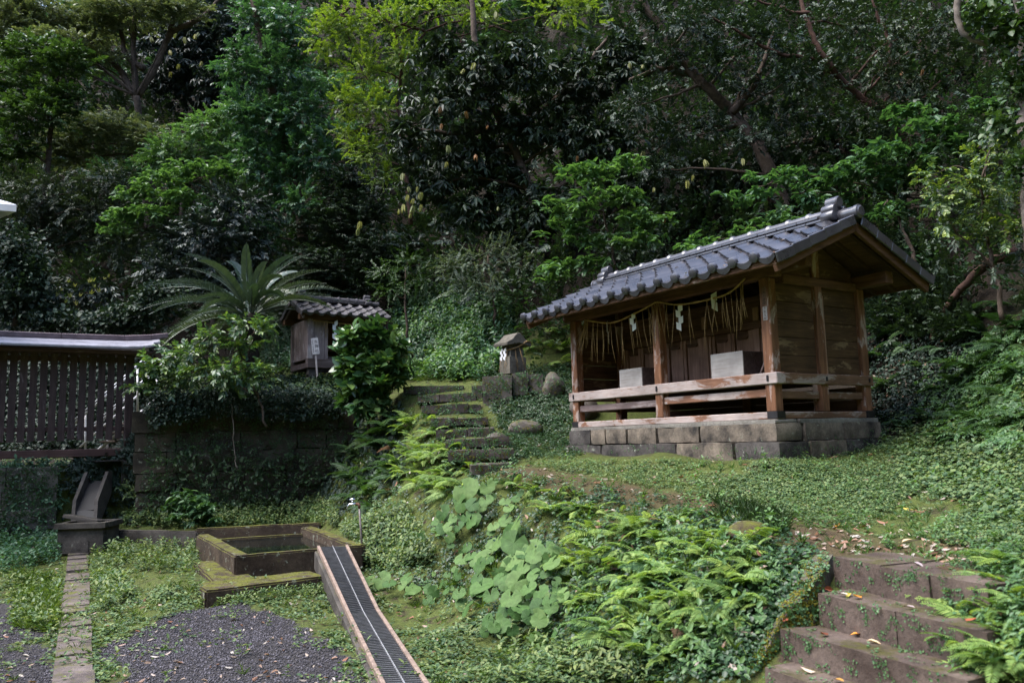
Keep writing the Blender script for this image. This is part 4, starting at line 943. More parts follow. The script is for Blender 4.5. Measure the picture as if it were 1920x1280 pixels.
# steel stair behind the fence
ST = empty('steel_stair', tuple(Py(152, 874, 13.7))); tag(ST, 'galvanised steel stair with pipe handrails behind the slatted fence', 'stair')
rs = lambda P: np.asarray(P) - np.array(ST.location[:])
for dY in (0, .75):
    up_ = np.array([.0, dY, 0])
    for (xa, ya), (xb, yb), rad in (((132, 800), (274, 676), .021), ((134, 792), (276, 668), .014), ((150, 838), (262, 738), .018), ((150, 874), (285, 755), .032)):
        tube('handrail' if rad < .03 else 'stringer', [rs(Py(xa, ya, 13.7) + up_), rs(Py(xb, yb, 13.95) + up_)], rad, steel, ST, 8)
    for px, y0_, y1_ in ((160, 868, 776), (207, 826, 733), (258, 780, 690)):
        tube('stanchion', [rs(Py(px, y0_, 13.8) + up_), rs(Py(px, y1_, 13.8) + up_)], .017, steel, ST, 8)
for k in range(6):
    c_ = Py(165 + k * 19, 862 - k * 17, 13.75); box('tread', tuple(rs(c_ + [-.15, -.02, -.015])), tuple(rs(c_ + [.13, .78, .02])), strip_m, ST, .004)
# corner of the hall roof that juts in at the picture's edge
tipp = Py(31, 384, 11.0); HR = empty('hall_building', (tipp[0] - 2.2, tipp[1] - .6, 0)); tag(HR, 'pale metal eave corner of a larger building beside the fence', 'building')
q = lambda x, y, z: (x + 2.2, y + .6, z)
ez = tipp[2]; white_roof = plain('pale_metal_roof', (.62, .62, .64), .4, .5, .3, .1); soff = plain('soffit', (.05, .04, .04), .8, .2)
V_ = [q(0, 0, ez), q(-2.2, -.75, ez + .03), q(-6, -2.1, ez + .05), q(-6, 1.8, ez + 2.0), q(-2.9, 1.2, ez + 1.1), q(-5.5, 4.2, ez + .1)]
V_ = V_ + [(a, b, c - .10) for a, b, c in V_]
link('roof', mesh_py('roof', V_, [(0, 1, 4), (1, 2, 3, 4), (0, 4, 5), (6, 10, 7), (7, 10, 9, 8), (6, 11, 10), (0, 6, 7, 1), (1, 7, 8, 2), (0, 5, 11, 6), (4, 3, 9, 10), (5, 4, 10, 11), (2, 8, 9, 3)]), white_roof, HR)
V_ = [q(-.3, .06, ez - .11), q(-6, -1.9, ez - .06), q(-6, 3.6, ez - .35), q(-5.2, 3.9, ez - .3)]; V_ += [(a - .25, b, c - .22) for a, b, c in V_]
link('soffit', mesh_py('soffit', V_, [(0, 1, 2, 3), (7, 6, 5, 4), (0, 4, 5, 1), (1, 5, 6, 2), (2, 6, 7, 3), (3, 7, 4, 0)]), soff, HR)
box('wall', q(-6, .2, 1.3), q(-3.6, 2.6, ez - .3), soff, HR, .02)

# ------------------------------------------------------------------ sample points on the stonework, for the moss and weeds that grow on it
bpy.context.view_layer.update(); dg = bpy.context.evaluated_depsgraph_get()
def cast(px, py, maxd=60):
    d = Vector(ray(px, py)).normalized(); ok, loc, nrm, idx, ob, mt4 = scene.ray_cast(dg, Vector(_O) + d * .1, d, distance=maxd)
    return (np.array(loc), np.array(nrm), ob.name.split('.')[0]) if ok else (None, None, None)
def cast_zone(poly, n, want, nz=.3):
    P, N = [], []
    for px, py in poly_px(poly, n):
        l, nr, nm = cast(px, py)
        if l is not None and nm in want and nr[2] > nz: P.append(l); N.append(nr)
    return np.array(P).reshape(-1, 3), np.array(N).reshape(-1, 3)
basin_names = {'front_wall', 'side_wall', 'back_wall', 'apron', 'inner_ledge', 'low_concrete_kerb'}
stones = {'step_stone', 'cheek_stone', 'block', 'boulder', 'plinth_stone', 'base_stone', 'stone'}
Z_far = [(740, 700), (1060, 700), (1060, 880), (860, 890)]; Z_cheek = [(1380, 1020), (1560, 1020), (1500, 1280), (1340, 1280)]
CZ = {'basin': cast_zone([(350, 975), (700, 975), (700, 1035), (620, 1110), (370, 1115)], 2600, basin_names, .4), 'far': cast_zone(Z_far, 900, stones, -.5), 'cheek': cast_zone(Z_cheek, 1400, {'cheek_stone'}, -1),
      'far2': cast_zone(Z_far, 1100, stones, -.9), 'near': cast_zone([(1390, 1030), (1900, 1030), (1860, 1280), (1380, 1280)], 380, {'step_stone'}, -1), 'cheek2': cast_zone(Z_cheek, 700, {'cheek_stone'}, -1),
      'wall': cast_zone([(280, 770), (655, 770), (655, 960), (260, 970)], 1500, {'stone'}, -1), 'low': cast_zone([(0, 870), (140, 870), (130, 990), (0, 1000)], 420, {'stone'}, -1), 'plinth': cast_zone([(1070, 830), (1460, 840), (1650, 800), (1640, 850), (1450, 880), (1070, 870)], 260, {'plinth_stone'}, -1)}
LEAFSPOT = [(525, 605, 'rust red', 'on the second near step'), (600, 615, 'brown', 'on the second near step'), (632, 652, 'pale tan', 'on the second near step'), (715, 648, 'yellow', 'on the second near step'), (800, 668, 'orange', 'on the second near step'), (1085, 742, 'pinkish grey', 'on the second near step'),
        (605, 888, 'pinkish grey', 'on the third near step'), (563, 925, 'rust red', 'on the third near step'), (716, 936, 'orange', 'on the third near step'), (828, 976, 'pale tan', 'on the third near step'), (480, 1192, 'pale tan', 'on the fourth near step'), (604, 1243, 'orange', 'on the fourth near step'), (245, 832, 'rust red', 'beside the mossy cheek of the near steps'), (592, 180, 'orange', 'on the bare soil above the near steps'),
        (1075, 292, 'pale tan', 'on the moss above the near steps'), (1145, 436, 'pinkish grey', 'on the top near step'), (1510, 826, 'rust red', 'at the fern end of the second near step'), (1740, 422, 'yellow', 'on the moss beside the near steps'), (570, 85, 'brown', 'on the green slope above the near steps'), (1155, 65, 'yellow', 'on the green slope below the hall'), (1720, 22, 'orange', 'on the green slope below the hall'), (230, 455, 'rust red', 'on the bank beside the mossy cheek')]
LEAFHIT = [cast(1400 + a / 3.692, 940 + b / 3.692) for a, b, *_ in LEAFSPOT]

# ------------------------------------------------------------------ foliage machinery
def leaf6(L, w, fold=.25, curl=.12):
    """six-point leaf folded on its midrib; x along, z up"""
    return np.array([(0, 0, 0), (.32 * L, w * .5, fold * w * .5), (.68 * L, w * .42, fold * w * .42 - curl * L * .4), (L, 0, -curl * L), (.68 * L, -w * .42, fold * w * .42 - curl * L * .4), (.32 * L, -w * .5, fold * w * .5)])
LEAFQ = np.array([(0, 1, 2, 3), (0, 3, 4, 5)])
def rot_zyx(az, el, ro):
    ca, sa, ce, se, cr, sr = math.cos(az), math.sin(az), math.cos(el), math.sin(el), math.cos(ro), math.sin(ro)
    Rz = np.array([(ca, -sa, 0), (sa, ca, 0), (0, 0, 1)]); Ry = np.array([(ce, 0, -se), (0, 1, 0), (se, 0, ce)]); Rx = np.array([(1, 0, 0), (0, cr, -sr), (0, sr, cr)])
    return Rz @ Ry @ Rx
def sprig(style, n, twig, L, w, r):
    V = []
    for i in range(n):
        l = L * r.uniform(.7, 1.15); lf = leaf6(l, w * r.uniform(.8, 1.1) * l / L, r.uniform(.1, .5), r.uniform(.02, .3))
        t = (i + .6) / n
        if style == 'alt':
            A = rot_zyx((1 if i % 2 else -1) * r.uniform(.55, 1.1) * (1.1 - .6 * t), r.uniform(-.45, .25), r.uniform(-.5, .5)); o = np.array([twig * t, 0, .04 * twig * math.sin(3 * t)])
        elif style == 'whorl':
            A = rot_zyx(2 * math.pi * i / n * 1.0 + r.uniform(-.3, .3) if i >= n // 3 else r.uniform(-.8, .8), r.uniform(-.45, .25), r.uniform(-.3, .3)); o = np.array([twig * r.uniform(.55, 1.0), 0, r.uniform(-.02, .02)])
        elif style == 'droop':
            A = rot_zyx(2 * math.pi * i / n + r.uniform(-.3, .3), r.uniform(-1.0, -.2), r.uniform(-.3, .3)); o = np.array([twig * r.uniform(.6, 1.0), 0, 0])
        elif style == 'tassel':
            A = rot_zyx(2 * math.pi * i / n + r.uniform(-.3, .3), r.uniform(-1.5, -1.2), 0); o = np.array([0, 0, 0]) + rot_zyx(2 * math.pi * i / n, 0, 0) @ np.array([.018, 0, 0])
        elif style == 'bud':
            A = rot_zyx(2 * math.pi * i / n + r.uniform(-.3, .3), r.uniform(1.15, 1.5), 0); o = rot_zyx(2 * math.pi * i / n, 0, 0) @ np.array([.016, 0, 0])
        elif style == 'rosette':
            A = rot_zyx(2.4 * i + r.uniform(-.2, .2), r.uniform(-.1, .9) * (1 - .8 * t) + .1, r.uniform(-.2, .2)); o = np.array([0, 0, twig * (1 - t) * .6])
        elif style == 'clover':
            A = rot_zyx(2.4 * i + r.uniform(-.5, .5), r.uniform(-.3, .45), r.uniform(-.3, .3)); o = np.array([r.uniform(-1, 1) * twig, r.uniform(-1, 1) * twig, r.uniform(0, .5) * twig])
        elif style == 'upright':
            A = rot_zyx(2.4 * i + r.uniform(-.4, .4), r.uniform(-.1, .8), r.uniform(-.3, .3)); o = np.array([r.uniform(-.1, .1) * twig, r.uniform(-.1, .1) * twig, twig * t])
        elif style == 'grass':
            A = rot_zyx(r.uniform(0, 6.28), r.uniform(.5, 1.35), 0); o = np.array([r.uniform(-.2, .2) * twig, r.uniform(-.2, .2) * twig, 0])
        elif style == 'ivy':
            A = rot_zyx(r.uniform(-1, 1), r.uniform(-.9, .2), r.uniform(-.5, .5)); o = np.array([r.uniform(-.5, .5) * twig, r.uniform(-.8, .8) * twig, r.uniform(-.8, .8) * twig])
        V.append(lf @ A.T + o)
    return np.array(V).reshape(-1, 3)
def make_temps(style, n, twig, L, w, k=6, seed=0):
    r = np.random.default_rng(seed); return [sprig(style, n, twig, L, w, r) for _ in range(k)]
def unit(a): return a / (np.linalg.norm(a, axis=-1, keepdims=True) + 1e-9)
def place(temps, P, D, S, up=None, rollj=.35):
    """copies of sprigs at P, x axis along D, z near up"""
    P = np.asarray(P, float); m = len(P)
    if m == 0: return np.zeros((0, 3)), np.zeros((0, 4), int)
    D = unit(np.asarray(D, float)); up = np.tile([0, 0, 1.0], (m, 1)) if up is None else np.asarray(up, float)
    up = up + rng.normal(0, rollj, (m, 3)); Y = unit(np.cross(up, D)); Z = np.cross(D, Y); S = np.broadcast_to(np.asarray(S, float), (m,))
    A = np.stack([D, Y, Z], 2) * S[:, None, None]
    which = rng.integers(0, len(temps), m); Vs = []; Fs = []; base = 0
    for k, T in enumerate(temps):
        idx = np.nonzero(which == k)[0]
        if len(idx) == 0: continue
        W = np.einsum('mij,nj->mni', A[idx], T) + P[idx][:, None]
        nl = len(T) // 6; q = (LEAFQ[None] + 6 * np.arange(nl)[:, None, None]).reshape(-1, 4)
        Fs.append((q[None] + base + (np.arange(len(idx)) * len(T))[:, None, None]).reshape(-1, 4)); Vs.append(W.reshape(-1, 3)); base += len(idx) * len(T)
    return np.vstack(Vs), np.vstack(Fs)
def join(parts):
    Vs, Fs, b = [], [], 0
    for V_, F_ in parts:
        if len(V_) == 0: continue
        Vs.append(V_); Fs.append(F_ + b); b += len(V_)
    return np.vstack(Vs), np.vstack(Fs)
def foliage(name, parts, mat, parent=None, origin=None):
    V_, F_ = join(parts)
    if origin is not None: V_ = V_ - np.asarray(origin)
    return link(name, mesh_np(name, V_, F_), mat, parent)
def ellipsoid(c, r, n, shell=2.4, front=.0):
    d = unit(rng.normal(size=(n, 3))); q = rng.random(n) ** (1 / shell)
    if front: 
        flip = (d[:, 1] > 0) & (rng.random(n) < front); d[flip, 1] *= -1
    # lumpy outline
    lump = 1 + .28 * vnoise(d, 3.0, int(rng.integers(0, 9999))) * 1.4
    return np.asarray(c) + d * np.asarray(r) * (q * lump)[:, None], d

def butter_mat():
    m, nt = new_mat('leaf_butterbur'); tc = nt.nodes.new('ShaderNodeTexCoord'); sp = nt.nodes.new('ShaderNodeSeparateXYZ'); lk(nt, tc.outputs['Object'], sp.inputs[0])
    an = mathn(nt, 'ARCTAN2', sp.outputs[1], sp.outputs[0]); vein = mathn(nt, 'ABSOLUTE', mathn(nt, 'SINE', mathn(nt, 'MULTIPLY', an, 4.5)))
    vm = ramp(nt, vein, [(0.0, 1.0), (0.16, 0.0)]); oi = nt.nodes.new('ShaderNodeObjectInfo')
    c = ramp(nt, oi.outputs['Random'], [(0, (.04, .095, .024)), (.5, (.075, .148, .038)), (1, (.125, .205, .06))])
    c = mixc(nt, 0.55, c, ramp(nt, noise(nt, wcoords(nt), 22, 4), [(.3, .55), (.7, 1.3)]), 'MULTIPLY'); c = mixc(nt, mathn(nt, 'MULTIPLY', vm, .30), c, (.17, .25, .10))
    p = nd(nt, 'ShaderNodeBsdfPrincipled', Roughness=.62); p.inputs['Specular IOR Level'].default_value = .22; lk(nt, c, p.inputs['Base Color']); b = nd(nt, 'ShaderNodeBump', Strength=.12, Distance=.01); lk(nt, vein, b.inputs['Height']); lk(nt, b.outputs[0], p.inputs['Normal'])
    t = nd(nt, 'ShaderNodeBsdfTranslucent'); lk(nt, c, t.inputs[0]); mx = nd(nt, 'ShaderNodeMixShader'); mx.inputs[0].default_value = .28; lk(nt, p.outputs[0], mx.inputs[1]); lk(nt, t.outputs[0], mx.inputs[2])
    o = nd(nt, 'ShaderNodeOutputMaterial'); lk(nt, mx.outputs[0], o.inputs[0]); return m
LM = {
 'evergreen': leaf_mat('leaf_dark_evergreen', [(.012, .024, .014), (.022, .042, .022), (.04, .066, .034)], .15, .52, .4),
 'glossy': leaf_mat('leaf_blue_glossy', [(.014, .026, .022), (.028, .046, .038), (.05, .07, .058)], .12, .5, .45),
 'fresh': leaf_mat('leaf_fresh_green', [(.03, .08, .044), (.05, .12, .06), (.08, .16, .08)], .28, .42, .4),
 'lime': leaf_mat('leaf_lime', [(.09, .15, .02), (.15, .215, .03), (.22, .27, .045)], .42, .5, .3),
 'olive': leaf_mat('leaf_olive_grey', [(.07, .10, .075), (.12, .155, .105), (.20, .225, .15)], .25, .5, .3),
 'brown': leaf_mat('leaf_dull_bronze', [(.02, .034, .022), (.032, .05, .03), (.052, .07, .042)], .2, .5, .3),
 'layer': leaf_mat('leaf_layered_green', [(.05, .115, .05), (.08, .165, .068), (.115, .21, .085)], .34, .42, .4),
 'mid': leaf_mat('leaf_mid_green', [(.022, .052, .02), (.035, .078, .028), (.055, .105, .036)], .25, .4, .4),
 'bright': leaf_mat('leaf_bright_shrub', [(.045, .09, .05), (.08, .145, .065), (.12, .19, .07), (.22, .29, .06)], .3, .36, .5),
 'hydr': leaf_mat('leaf_big_glossy', [(.03, .08, .03), (.055, .125, .045), (.09, .165, .06), (.14, .22, .06)], .2, .30, .55),
 'ivy': leaf_mat('leaf_ivy', [(.012, .026, .018), (.024, .046, .03), (.045, .075, .045)], .12, .55, .3),
 'tassel': leaf_mat('leaf_young_pale', [(.12, .135, .045), (.18, .19, .065), (.24, .24, .10)], .3, .55, .3),
 'orange': leaf_mat('leaf_young_orange', [(.15, .08, .035), (.21, .11, .05)], .3, .55, .3),
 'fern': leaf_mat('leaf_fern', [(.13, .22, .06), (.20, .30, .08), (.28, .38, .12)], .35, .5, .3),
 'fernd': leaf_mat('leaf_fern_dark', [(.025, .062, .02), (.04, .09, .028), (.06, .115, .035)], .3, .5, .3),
 'butter': butter_mat(),
 'cover': leaf_mat('leaf_ground_cover', [(.035, .075, .034), (.07, .125, .05), (.12, .18, .068), (.18, .22, .08)], .25, .5, .3, .45),
 'cycad': leaf_mat('leaf_cycad', [(.045, .075, .052), (.075, .11, .078)], .12, .36, .8),
 'grass': leaf_mat('leaf_grass', [(.05, .10, .025), (.10, .17, .035), (.15, .22, .05)], .3, .5, .3),
 'litter': leaf_mat('fallen_leaf', [(.05, .028, .016), (.20, .085, .035), (.32, .27, .22), (.26, .11, .06), (.45, .40, .35), (.12, .07, .04)], .1, .6, .3),
}
T_ = {
 'small': make_temps('alt', 16, .34, .075, .036, 6, 1), 'mid': make_temps('alt', 12, .34, .105, .052, 6, 2), 'whorl': make_temps('whorl', 10, .20, .125, .05, 6, 3),
 'big': make_temps('droop', 11, .16, .17, .055, 6, 4), 'tassel': make_temps('tassel', 7, .0, .15, .038, 4, 5), 'bud': make_temps('bud', 6, .0, .12, .032, 4, 6),
 'rosette': make_temps('rosette', 9, .10, .135, .085, 6, 7), 'clover': make_temps('clover', 7, .045, .024, .021, 6, 8), 'upright': make_temps('upright', 11, .16, .055, .022, 6, 9),
 'grass': make_temps('grass', 12, .03, .16, .006, 5, 10), 'ivy': make_temps('ivy', 12, .20, .095, .075, 6, 11), 'fine': make_temps('alt', 20, .36, .05, .02, 6, 12), 'shrub': make_temps('alt', 10, .22, .07, .034, 6, 13),
 'nettle': make_temps('upright', 10, .24, .075, .04, 6, 14), 'weed': make_temps('upright', 8, .08, .04, .017, 6, 15),
}
TUFT = {}
def pxr(r, Y): return r * Y / FPX
def bough_parts(boughs, Y, style, dens, dY, s=1.0, flat=False, front=.5):
    out = []; cents = []
    for b in boughs:
        px, py, rx, ry = b[:4]; y = Y + (b[4] if len(b) > 4 else rng.uniform(-.4, .4) * dY)
        c = Py(px, py, y); rxm, rym = pxr(rx, y), pxr(ry, y); n = max(8, int(math.pi * rxm * rym * dens * (1.7 if flat else 1)))
        P, d = ellipsoid(c, (rxm, max(.35 * dY, min(dY, (rxm + rym) / 2)), rym), n, 2.2, front)
        D = d * np.array([1, 1, .35 if flat else .7]) + rng.normal(0, .45, d.shape) + np.array([0, -.25, -.12 if not flat else .02])
        if flat: D[:, 2] *= .35
        out.append(place(T_[style], P - unit(D) * .12, D, s * rng.uniform(.75, 1.2, n))); cents.append(c)
    return out, cents
def tree(name, label, cat, Y, boughs, style, mat, trunk=None, tr=.08, dens=110, dY=.9, s=1.0, flat=False, barkm=None, limbs=True, group=None, extra=None, front=.5):
    barkm = barkm or bark
    parts, cents = bough_parts(boughs, Y, style, dens, dY, s, flat, front)
    c0_ = np.mean(cents, 0)
    if trunk is None: trunk = [[(boughs[0][0] + rng.uniform(-10, 10), boughs[0][1] + 130), (boughs[0][0], boughs[0][1])]]
    main = [Py(x, y, Y + .1 * i % .3) for i, (x, y) in enumerate(trunk[0])]
    org = np.array(main[0]); root = empty(name, tuple(org)); tag(root, label, cat, group)
    mp = spline(main, 6, .012); rad = np.linspace(tr, tr * .45, len(mp)); tube('trunk', mp - org, rad, barkm, root, 8)
    for extra_t in trunk[1:]:
        q = spline([Py(x, y, Y + .1) for x, y in extra_t], 6, .012); tube('limb', q - org, np.linspace(tr * .55, tr * .22, len(q)), barkm, root, 7)
    if limbs:
        for c in cents:
            k = int(np.argmin(np.linalg.norm(mp - c, axis=1) + 0.6 * np.maximum(0, mp[:, 2] - c[2]))); k = min(k, len(mp) - 1)
            mid = (mp[k] + c) / 2 + np.array([rng.uniform(-.1, .1), rng.uniform(-.1, .1), rng.uniform(-.05, .2)])
            q = spline([mp[k], mid, c], 5, .01); r0 = min(tr * .4, .035); tube('branch', q - org, np.linspace(r0, r0 * .3, len(q)), barkm, root, 5)
    foliage('crown', parts, LM[mat], root, org)
    if extra:
        for nm, st, ml, pts, sc in extra:
            key = (st, ml)
            if key not in TUFT:
                TUFT[key] = []
                for tv in T_[st]:
                    nl = len(tv) // 6; me = mesh_np(nm, tv, (LEAFQ[None] + 6 * np.arange(nl)[:, None, None]).reshape(-1, 4)); me.materials.append(LM[ml]); TUFT[key].append(me)
            for i, w_ in enumerate(pts):
                if rng.random() < .2: continue
                o = link(nm, TUFT[key][i % len(TUFT[key])], None, root); o.location = Py(w_[0], w_[1], Y - dY - .1) - org
                o.rotation_euler = (rng.uniform(-.35, .35), rng.uniform(-.35, .35), rng.uniform(0, 6.28)); q_ = sc * rng.uniform(.55, 1.0); o.scale = (q_, q_, q_)
    return root

# ------------------------------------------------------------------ the wood on the hillside
tree('pale_trunk_tree', 'tall tree with pale forked trunk and fine grey-green leaves, above the fence', 'tree', 21,
     [(60, 35, 100, 42), (170, 60, 80, 34), (235, 25, 90, 36), (120, 85, 70, 24), (10, 70, 60, 40), (205, 245, 100, 30), (120, 275, 60, 24), (280, 262, 55, 28), (150, 300, 70, 20), (30, 10, 80, 30), (330, 20, 60, 30), (90, 130, 60, 20), (180, 115, 60, 20)], 'small', 'olive',
     [[(285, 430), (275, 330), (262, 250), (256, 180)], [(256, 185), (215, 120), (150, 62), (90, 10)], [(256, 180), (250, 90), (258, -30)], [(258, 182), (298, 115), (325, 40), (340, -50)], [(270, 130), (235, 100), (225, 20)], [(318, 60), (375, 35), (420, -10)]], .18, 120, 1.2, 1.2, True, bark)
tree('blue_glossy_tree', 'dark tree with bluish glossy leaves and pale young tufts behind the forked trunk', 'tree', 23.5,
     [(370, 90, 80, 80), (420, 170, 60, 60), (330, 150, 60, 50), (390, 30, 70, 40), (300, 60, 60, 60), (440, 60, 40, 60)], 'big', 'glossy', [[(380, 320), (385, 200), (380, 60)]], .14, 100, 1.2, 1.2,
     extra=[('young_leaf', 'tassel', 'tassel', [(300, 130), (320, 135), (330, 62), (367, 65), (345, 70), (335, 120), (378, 115), (318, 95), (372, 62), (283, 70)], 1.5)])
tree('fresh_green_tree', 'tall fresh green tree with dense leaves rising left of the yellow-green one', 'tree', 17.5,
     [(495, 45, 65, 60), (455, 130, 55, 50), (525, 140, 70, 50), (570, 215, 65, 50), (510, 240, 65, 50), (460, 210, 45, 40), (600, 300, 60, 45), (530, 330, 55, 45), (500, 395, 40, 40), (545, 60, 50, 50), (480, 300, 45, 40), (560, 380, 40, 30), (500, 440, 35, 25)], 'mid', 'fresh',
     [[(575, 520), (560, 380), (520, 200), (478, 20), (470, -40)]], .13, 125, 1.0, .95)
tree('yellow_green_tree', 'sunlit yellow-green tree with fine twigs at the top of the wood', 'tree', 16.5,
     [(650, 50, 55, 55), (605, 70, 40, 50), (690, 135, 55, 50), (705, 205, 55, 45), (650, 190, 35, 45), (740, 55, 70, 45), (820, 15, 80, 28), (690, 285, 45, 40), (655, 250, 30, 35), (760, 110, 50, 35), (900, 25, 60, 25), (1060, 20, 90, 30), (720, 330, 40, 25)], 'small', 'lime',
     [[(770, 420), (760, 300), (745, 210), (752, 120), (720, 30), (640, 12)], [(752, 130), (800, 60), (880, 40), (960, 62)], [(745, 180), (690, 150), (650, 60)], [(800, 60), (770, 50), (700, 35), (620, 30)], [(760, 290), (810, 250), (870, 60)]], .055, 105, .9, .85, False, bark_red)
tree('tufted_evergreen', 'large dark evergreen with drooping pale yellow young leaf tufts above the far steps', 'tree', 15.0,
     [(850, 190, 95, 60), (950, 130, 110, 60), (1000, 240, 110, 60), (870, 290, 85, 55), (800, 350, 60, 40), (930, 340, 80, 50), (1080, 160, 90, 65), (1110, 260, 80, 60), (1010, 395, 90, 45), (880, 400, 70, 40), (1160, 120, 70, 60), (1170, 340, 60, 50), (770, 270, 50, 40), (960, 440, 80, 30), (830, 110, 60, 40)], 'big', 'evergreen',
     [[(1010, 560), (1005, 400), (960, 270), (905, 150), (880, -20)], [(1000, 390), (1080, 330), (1160, 300)], [(950, 250), (1060, 170), (1150, 60)], [(940, 240), (850, 250), (760, 240)]], .12, 105, 1.1, 1.0,
     extra=[('young_leaf', 'tassel', 'tassel', [(755, 325), (765, 365), (775, 385), (790, 360), (790, 383), (775, 372), (757, 383), (765, 350), (783, 350), (840, 272), (838, 303), (815, 183), (870, 130), (770, 400), (748, 392), (934, 388), (905, 122), (890, 118), (930, 22), (1075, 84), (1180, 118), (1135, 178), (1205, 122), (676, 415), (673, 428), (1245, 285), (1206, 283), (1125, 160), (1060, 290), (918, 350)], 1.15),
            ('young_leaf', 'tassel', 'orange', [(873, 208), (892, 290), (828, 232), (915, 235), (1082, 292), (826, 200), (1005, 90)], .95)])
tree('leaning_trunk_tree', 'evergreen with a thick leaning grey trunk above the hall roof', 'tree', 13.5,
     [(1300, 50, 85, 55), (1245, 120, 55, 45), (1345, 120, 70, 45), (1430, 70, 85, 55), (1400, 175, 75, 45), (1470, 220, 70, 35), (1330, 235, 60, 30), (1490, 140, 70, 45), (1225, 45, 45, 50), (1190, 200, 55, 55), (1260, 260, 60, 40), (1230, 320, 60, 30), (1420, 260, 60, 30)], 'shrub', 'evergreen',
     [[(1480, 420), (1430, 290), (1372, 212), (1320, 160), (1262, 88), (1195, -15)], [(1372, 212), (1420, 150), (1450, 60)], [(1300, 140), (1240, 130), (1180, 150)]], .13, 165, 1.0, .95, False, bark,
     extra=[('young_leaf', 'tassel', 'tassel', [(1300, 328), (1275, 338), (1238, 350), (1258, 345), (1288, 338), (1312, 333), (1320, 300), (1226, 352), (1392, 297)], 1.05), ('young_leaf', 'tassel', 'orange', [(1245, 402), (1250, 408), (1440, 395), (1690, 135), (1730, 130)], 1.0)])
tree('red_limbed_tree', 'tree with long bare reddish limbs in the dark above the hall gable', 'tree', 13.0,
     [(1580, 50, 80, 50), (1690, 70, 65, 55), (1600, 215, 70, 35), (1700, 165, 70, 40), (1755, 50, 70, 60), (1540, 150, 60, 40), (1650, 130, 60, 40), (1800, 120, 50, 60)], 'shrub', 'evergreen',
     [[(1760, 330), (1655, 212), (1600, 172), (1550, 112), (1520, 60), (1496, -15)], [(1540, 116), (1450, 96), (1385, 60), (1325, 28)], [(1660, 150), (1668, 80), (1645, 30), (1635, -10)], [(1520, 26), (1470, 18), (1405, -5)]], .075, 120, 1.0, .95, False, bark_red)
def layered(label, Y, boughs, trunk, mat='layer', s=1.0, dens=95, cat='shrub', style='whorl'):
    return tree('layered_shrub', label, cat, Y, boughs, style, mat, trunk, .03, dens, .55, s, True, bark, True, 'layered green shrubs on the slope')
layered('light green layered shrub between the far steps and the hall roof', 12.6, [(1110, 325, 85, 18), (1185, 305, 40, 16), (1055, 390, 45, 20), (1150, 372, 85, 20), (1060, 432, 50, 16), (1200, 410, 60, 20), (1085, 495, 65, 16), (1150, 505, 40, 12), (1045, 510, 45, 12), (1180, 450, 60, 18), (1110, 450, 50, 14)], [[(1165, 600), (1155, 500), (1130, 400), (1120, 330)]])
layered('light green shrub just above the hall ridge', 11.3, [(1330, 452, 55, 14), (1395, 440, 50, 14), (1295, 466, 30, 12), (1440, 412, 55, 16), (1500, 418, 45, 12), (1355, 480, 60, 14)], [[(1420, 560), (1410, 480), (1400, 440)]], s=.9)
layered('wide leafy shrub sweeping up behind the hall gable', 11.4, [(1700, 215, 55, 18), (1765, 235, 55, 20), (1640, 292, 55, 18), (1705, 285, 70, 20), (1785, 268, 60, 24), (1600, 325, 65, 18), (1540, 338, 55, 16), (1455, 328, 65, 13), (1405, 368, 55, 15), (1650, 345, 75, 20), (1725, 325, 65, 22), (1505, 378, 60, 15), (1835, 205, 45, 26), (1580, 372, 60, 15), (1650, 400, 60, 14)],
        [[(1800, 520), (1770, 400), (1730, 320), (1700, 240)], [(1760, 390), (1640, 350), (1500, 340), (1420, 350)]])
layered('small pale green spray beside the hall ridge end', 10.6, [(1655, 398, 35, 10), (1690, 385, 25, 9)], [[(1720, 500), (1690, 420), (1670, 395)]], s=.8, dens=110)
layered('bright layered bush left of the tall fresh green tree', 16.8, [(265, 365, 60, 18), (305, 335, 70, 18), (375, 315, 60, 18), (240, 405, 40, 16), (425, 325, 40, 16), (225, 432, 35, 12), (290, 400, 60, 16), (340, 370, 60, 14)], [[(330, 540), (320, 440), (310, 340)]], s=.95)
tree('glossy_edge_shrub', 'shrub of small shiny bright leaves at the edge of the hall terrace', 'shrub', 8.6,
     [(1760, 375, 45, 35), (1815, 345, 55, 40), (1875, 375, 55, 50), (1785, 425, 45, 25), (1850, 295, 55, 36), (1895, 250, 36, 36), (1845, 435, 55, 26), (1740, 330, 28, 24), (1900, 440, 40, 40)], 'shrub', 'bright', [[(1880, 600), (1865, 500), (1845, 420), (1840, 340)], [(1860, 500), (1800, 440), (1765, 400)]], .028, 190, .5, .85)
tree('hanging_ivy_tree', 'ivy clad trunk with pale bare vines at the upper corner', 'tree', 8.2,
     [(1890, 55, 45, 55), (1905, 150, 40, 55), (1880, 235, 40, 36), (1910, 320, 30, 50), (1840, 20, 45, 30)], 'ivy', 'mid', [[(1935, 520), (1925, 300), (1915, 120), (1905, -30)], [(1795, -10), (1800, 55), (1852, 82), (1892, 45)], [(1815, -10), (1838, 50), (1900, 55)]], .07, 150, .5, .8, False, bark_pale, False)
tree('budding_shrub', 'shrub with upright pale yellow buds behind the fence roof', 'shrub', 16.3,
     [(150, 555, 65, 24), (110, 575, 40, 16), (195, 545, 36, 18)], 'big', 'glossy', [[(155, 660), (152, 600), (150, 550)]], .03, 80, .6, .9,
     extra=[('bud', 'bud', 'tassel', [(115, 545), (127, 530), (140, 538), (150, 526), (166, 530), (178, 540), (195, 524), (203, 520), (130, 558), (150, 556), (170, 552), (105, 556), (143, 572), (186, 548), (160, 545), (98, 562), (122, 568), (133, 492), (175, 528), (190, 540)], .95)])
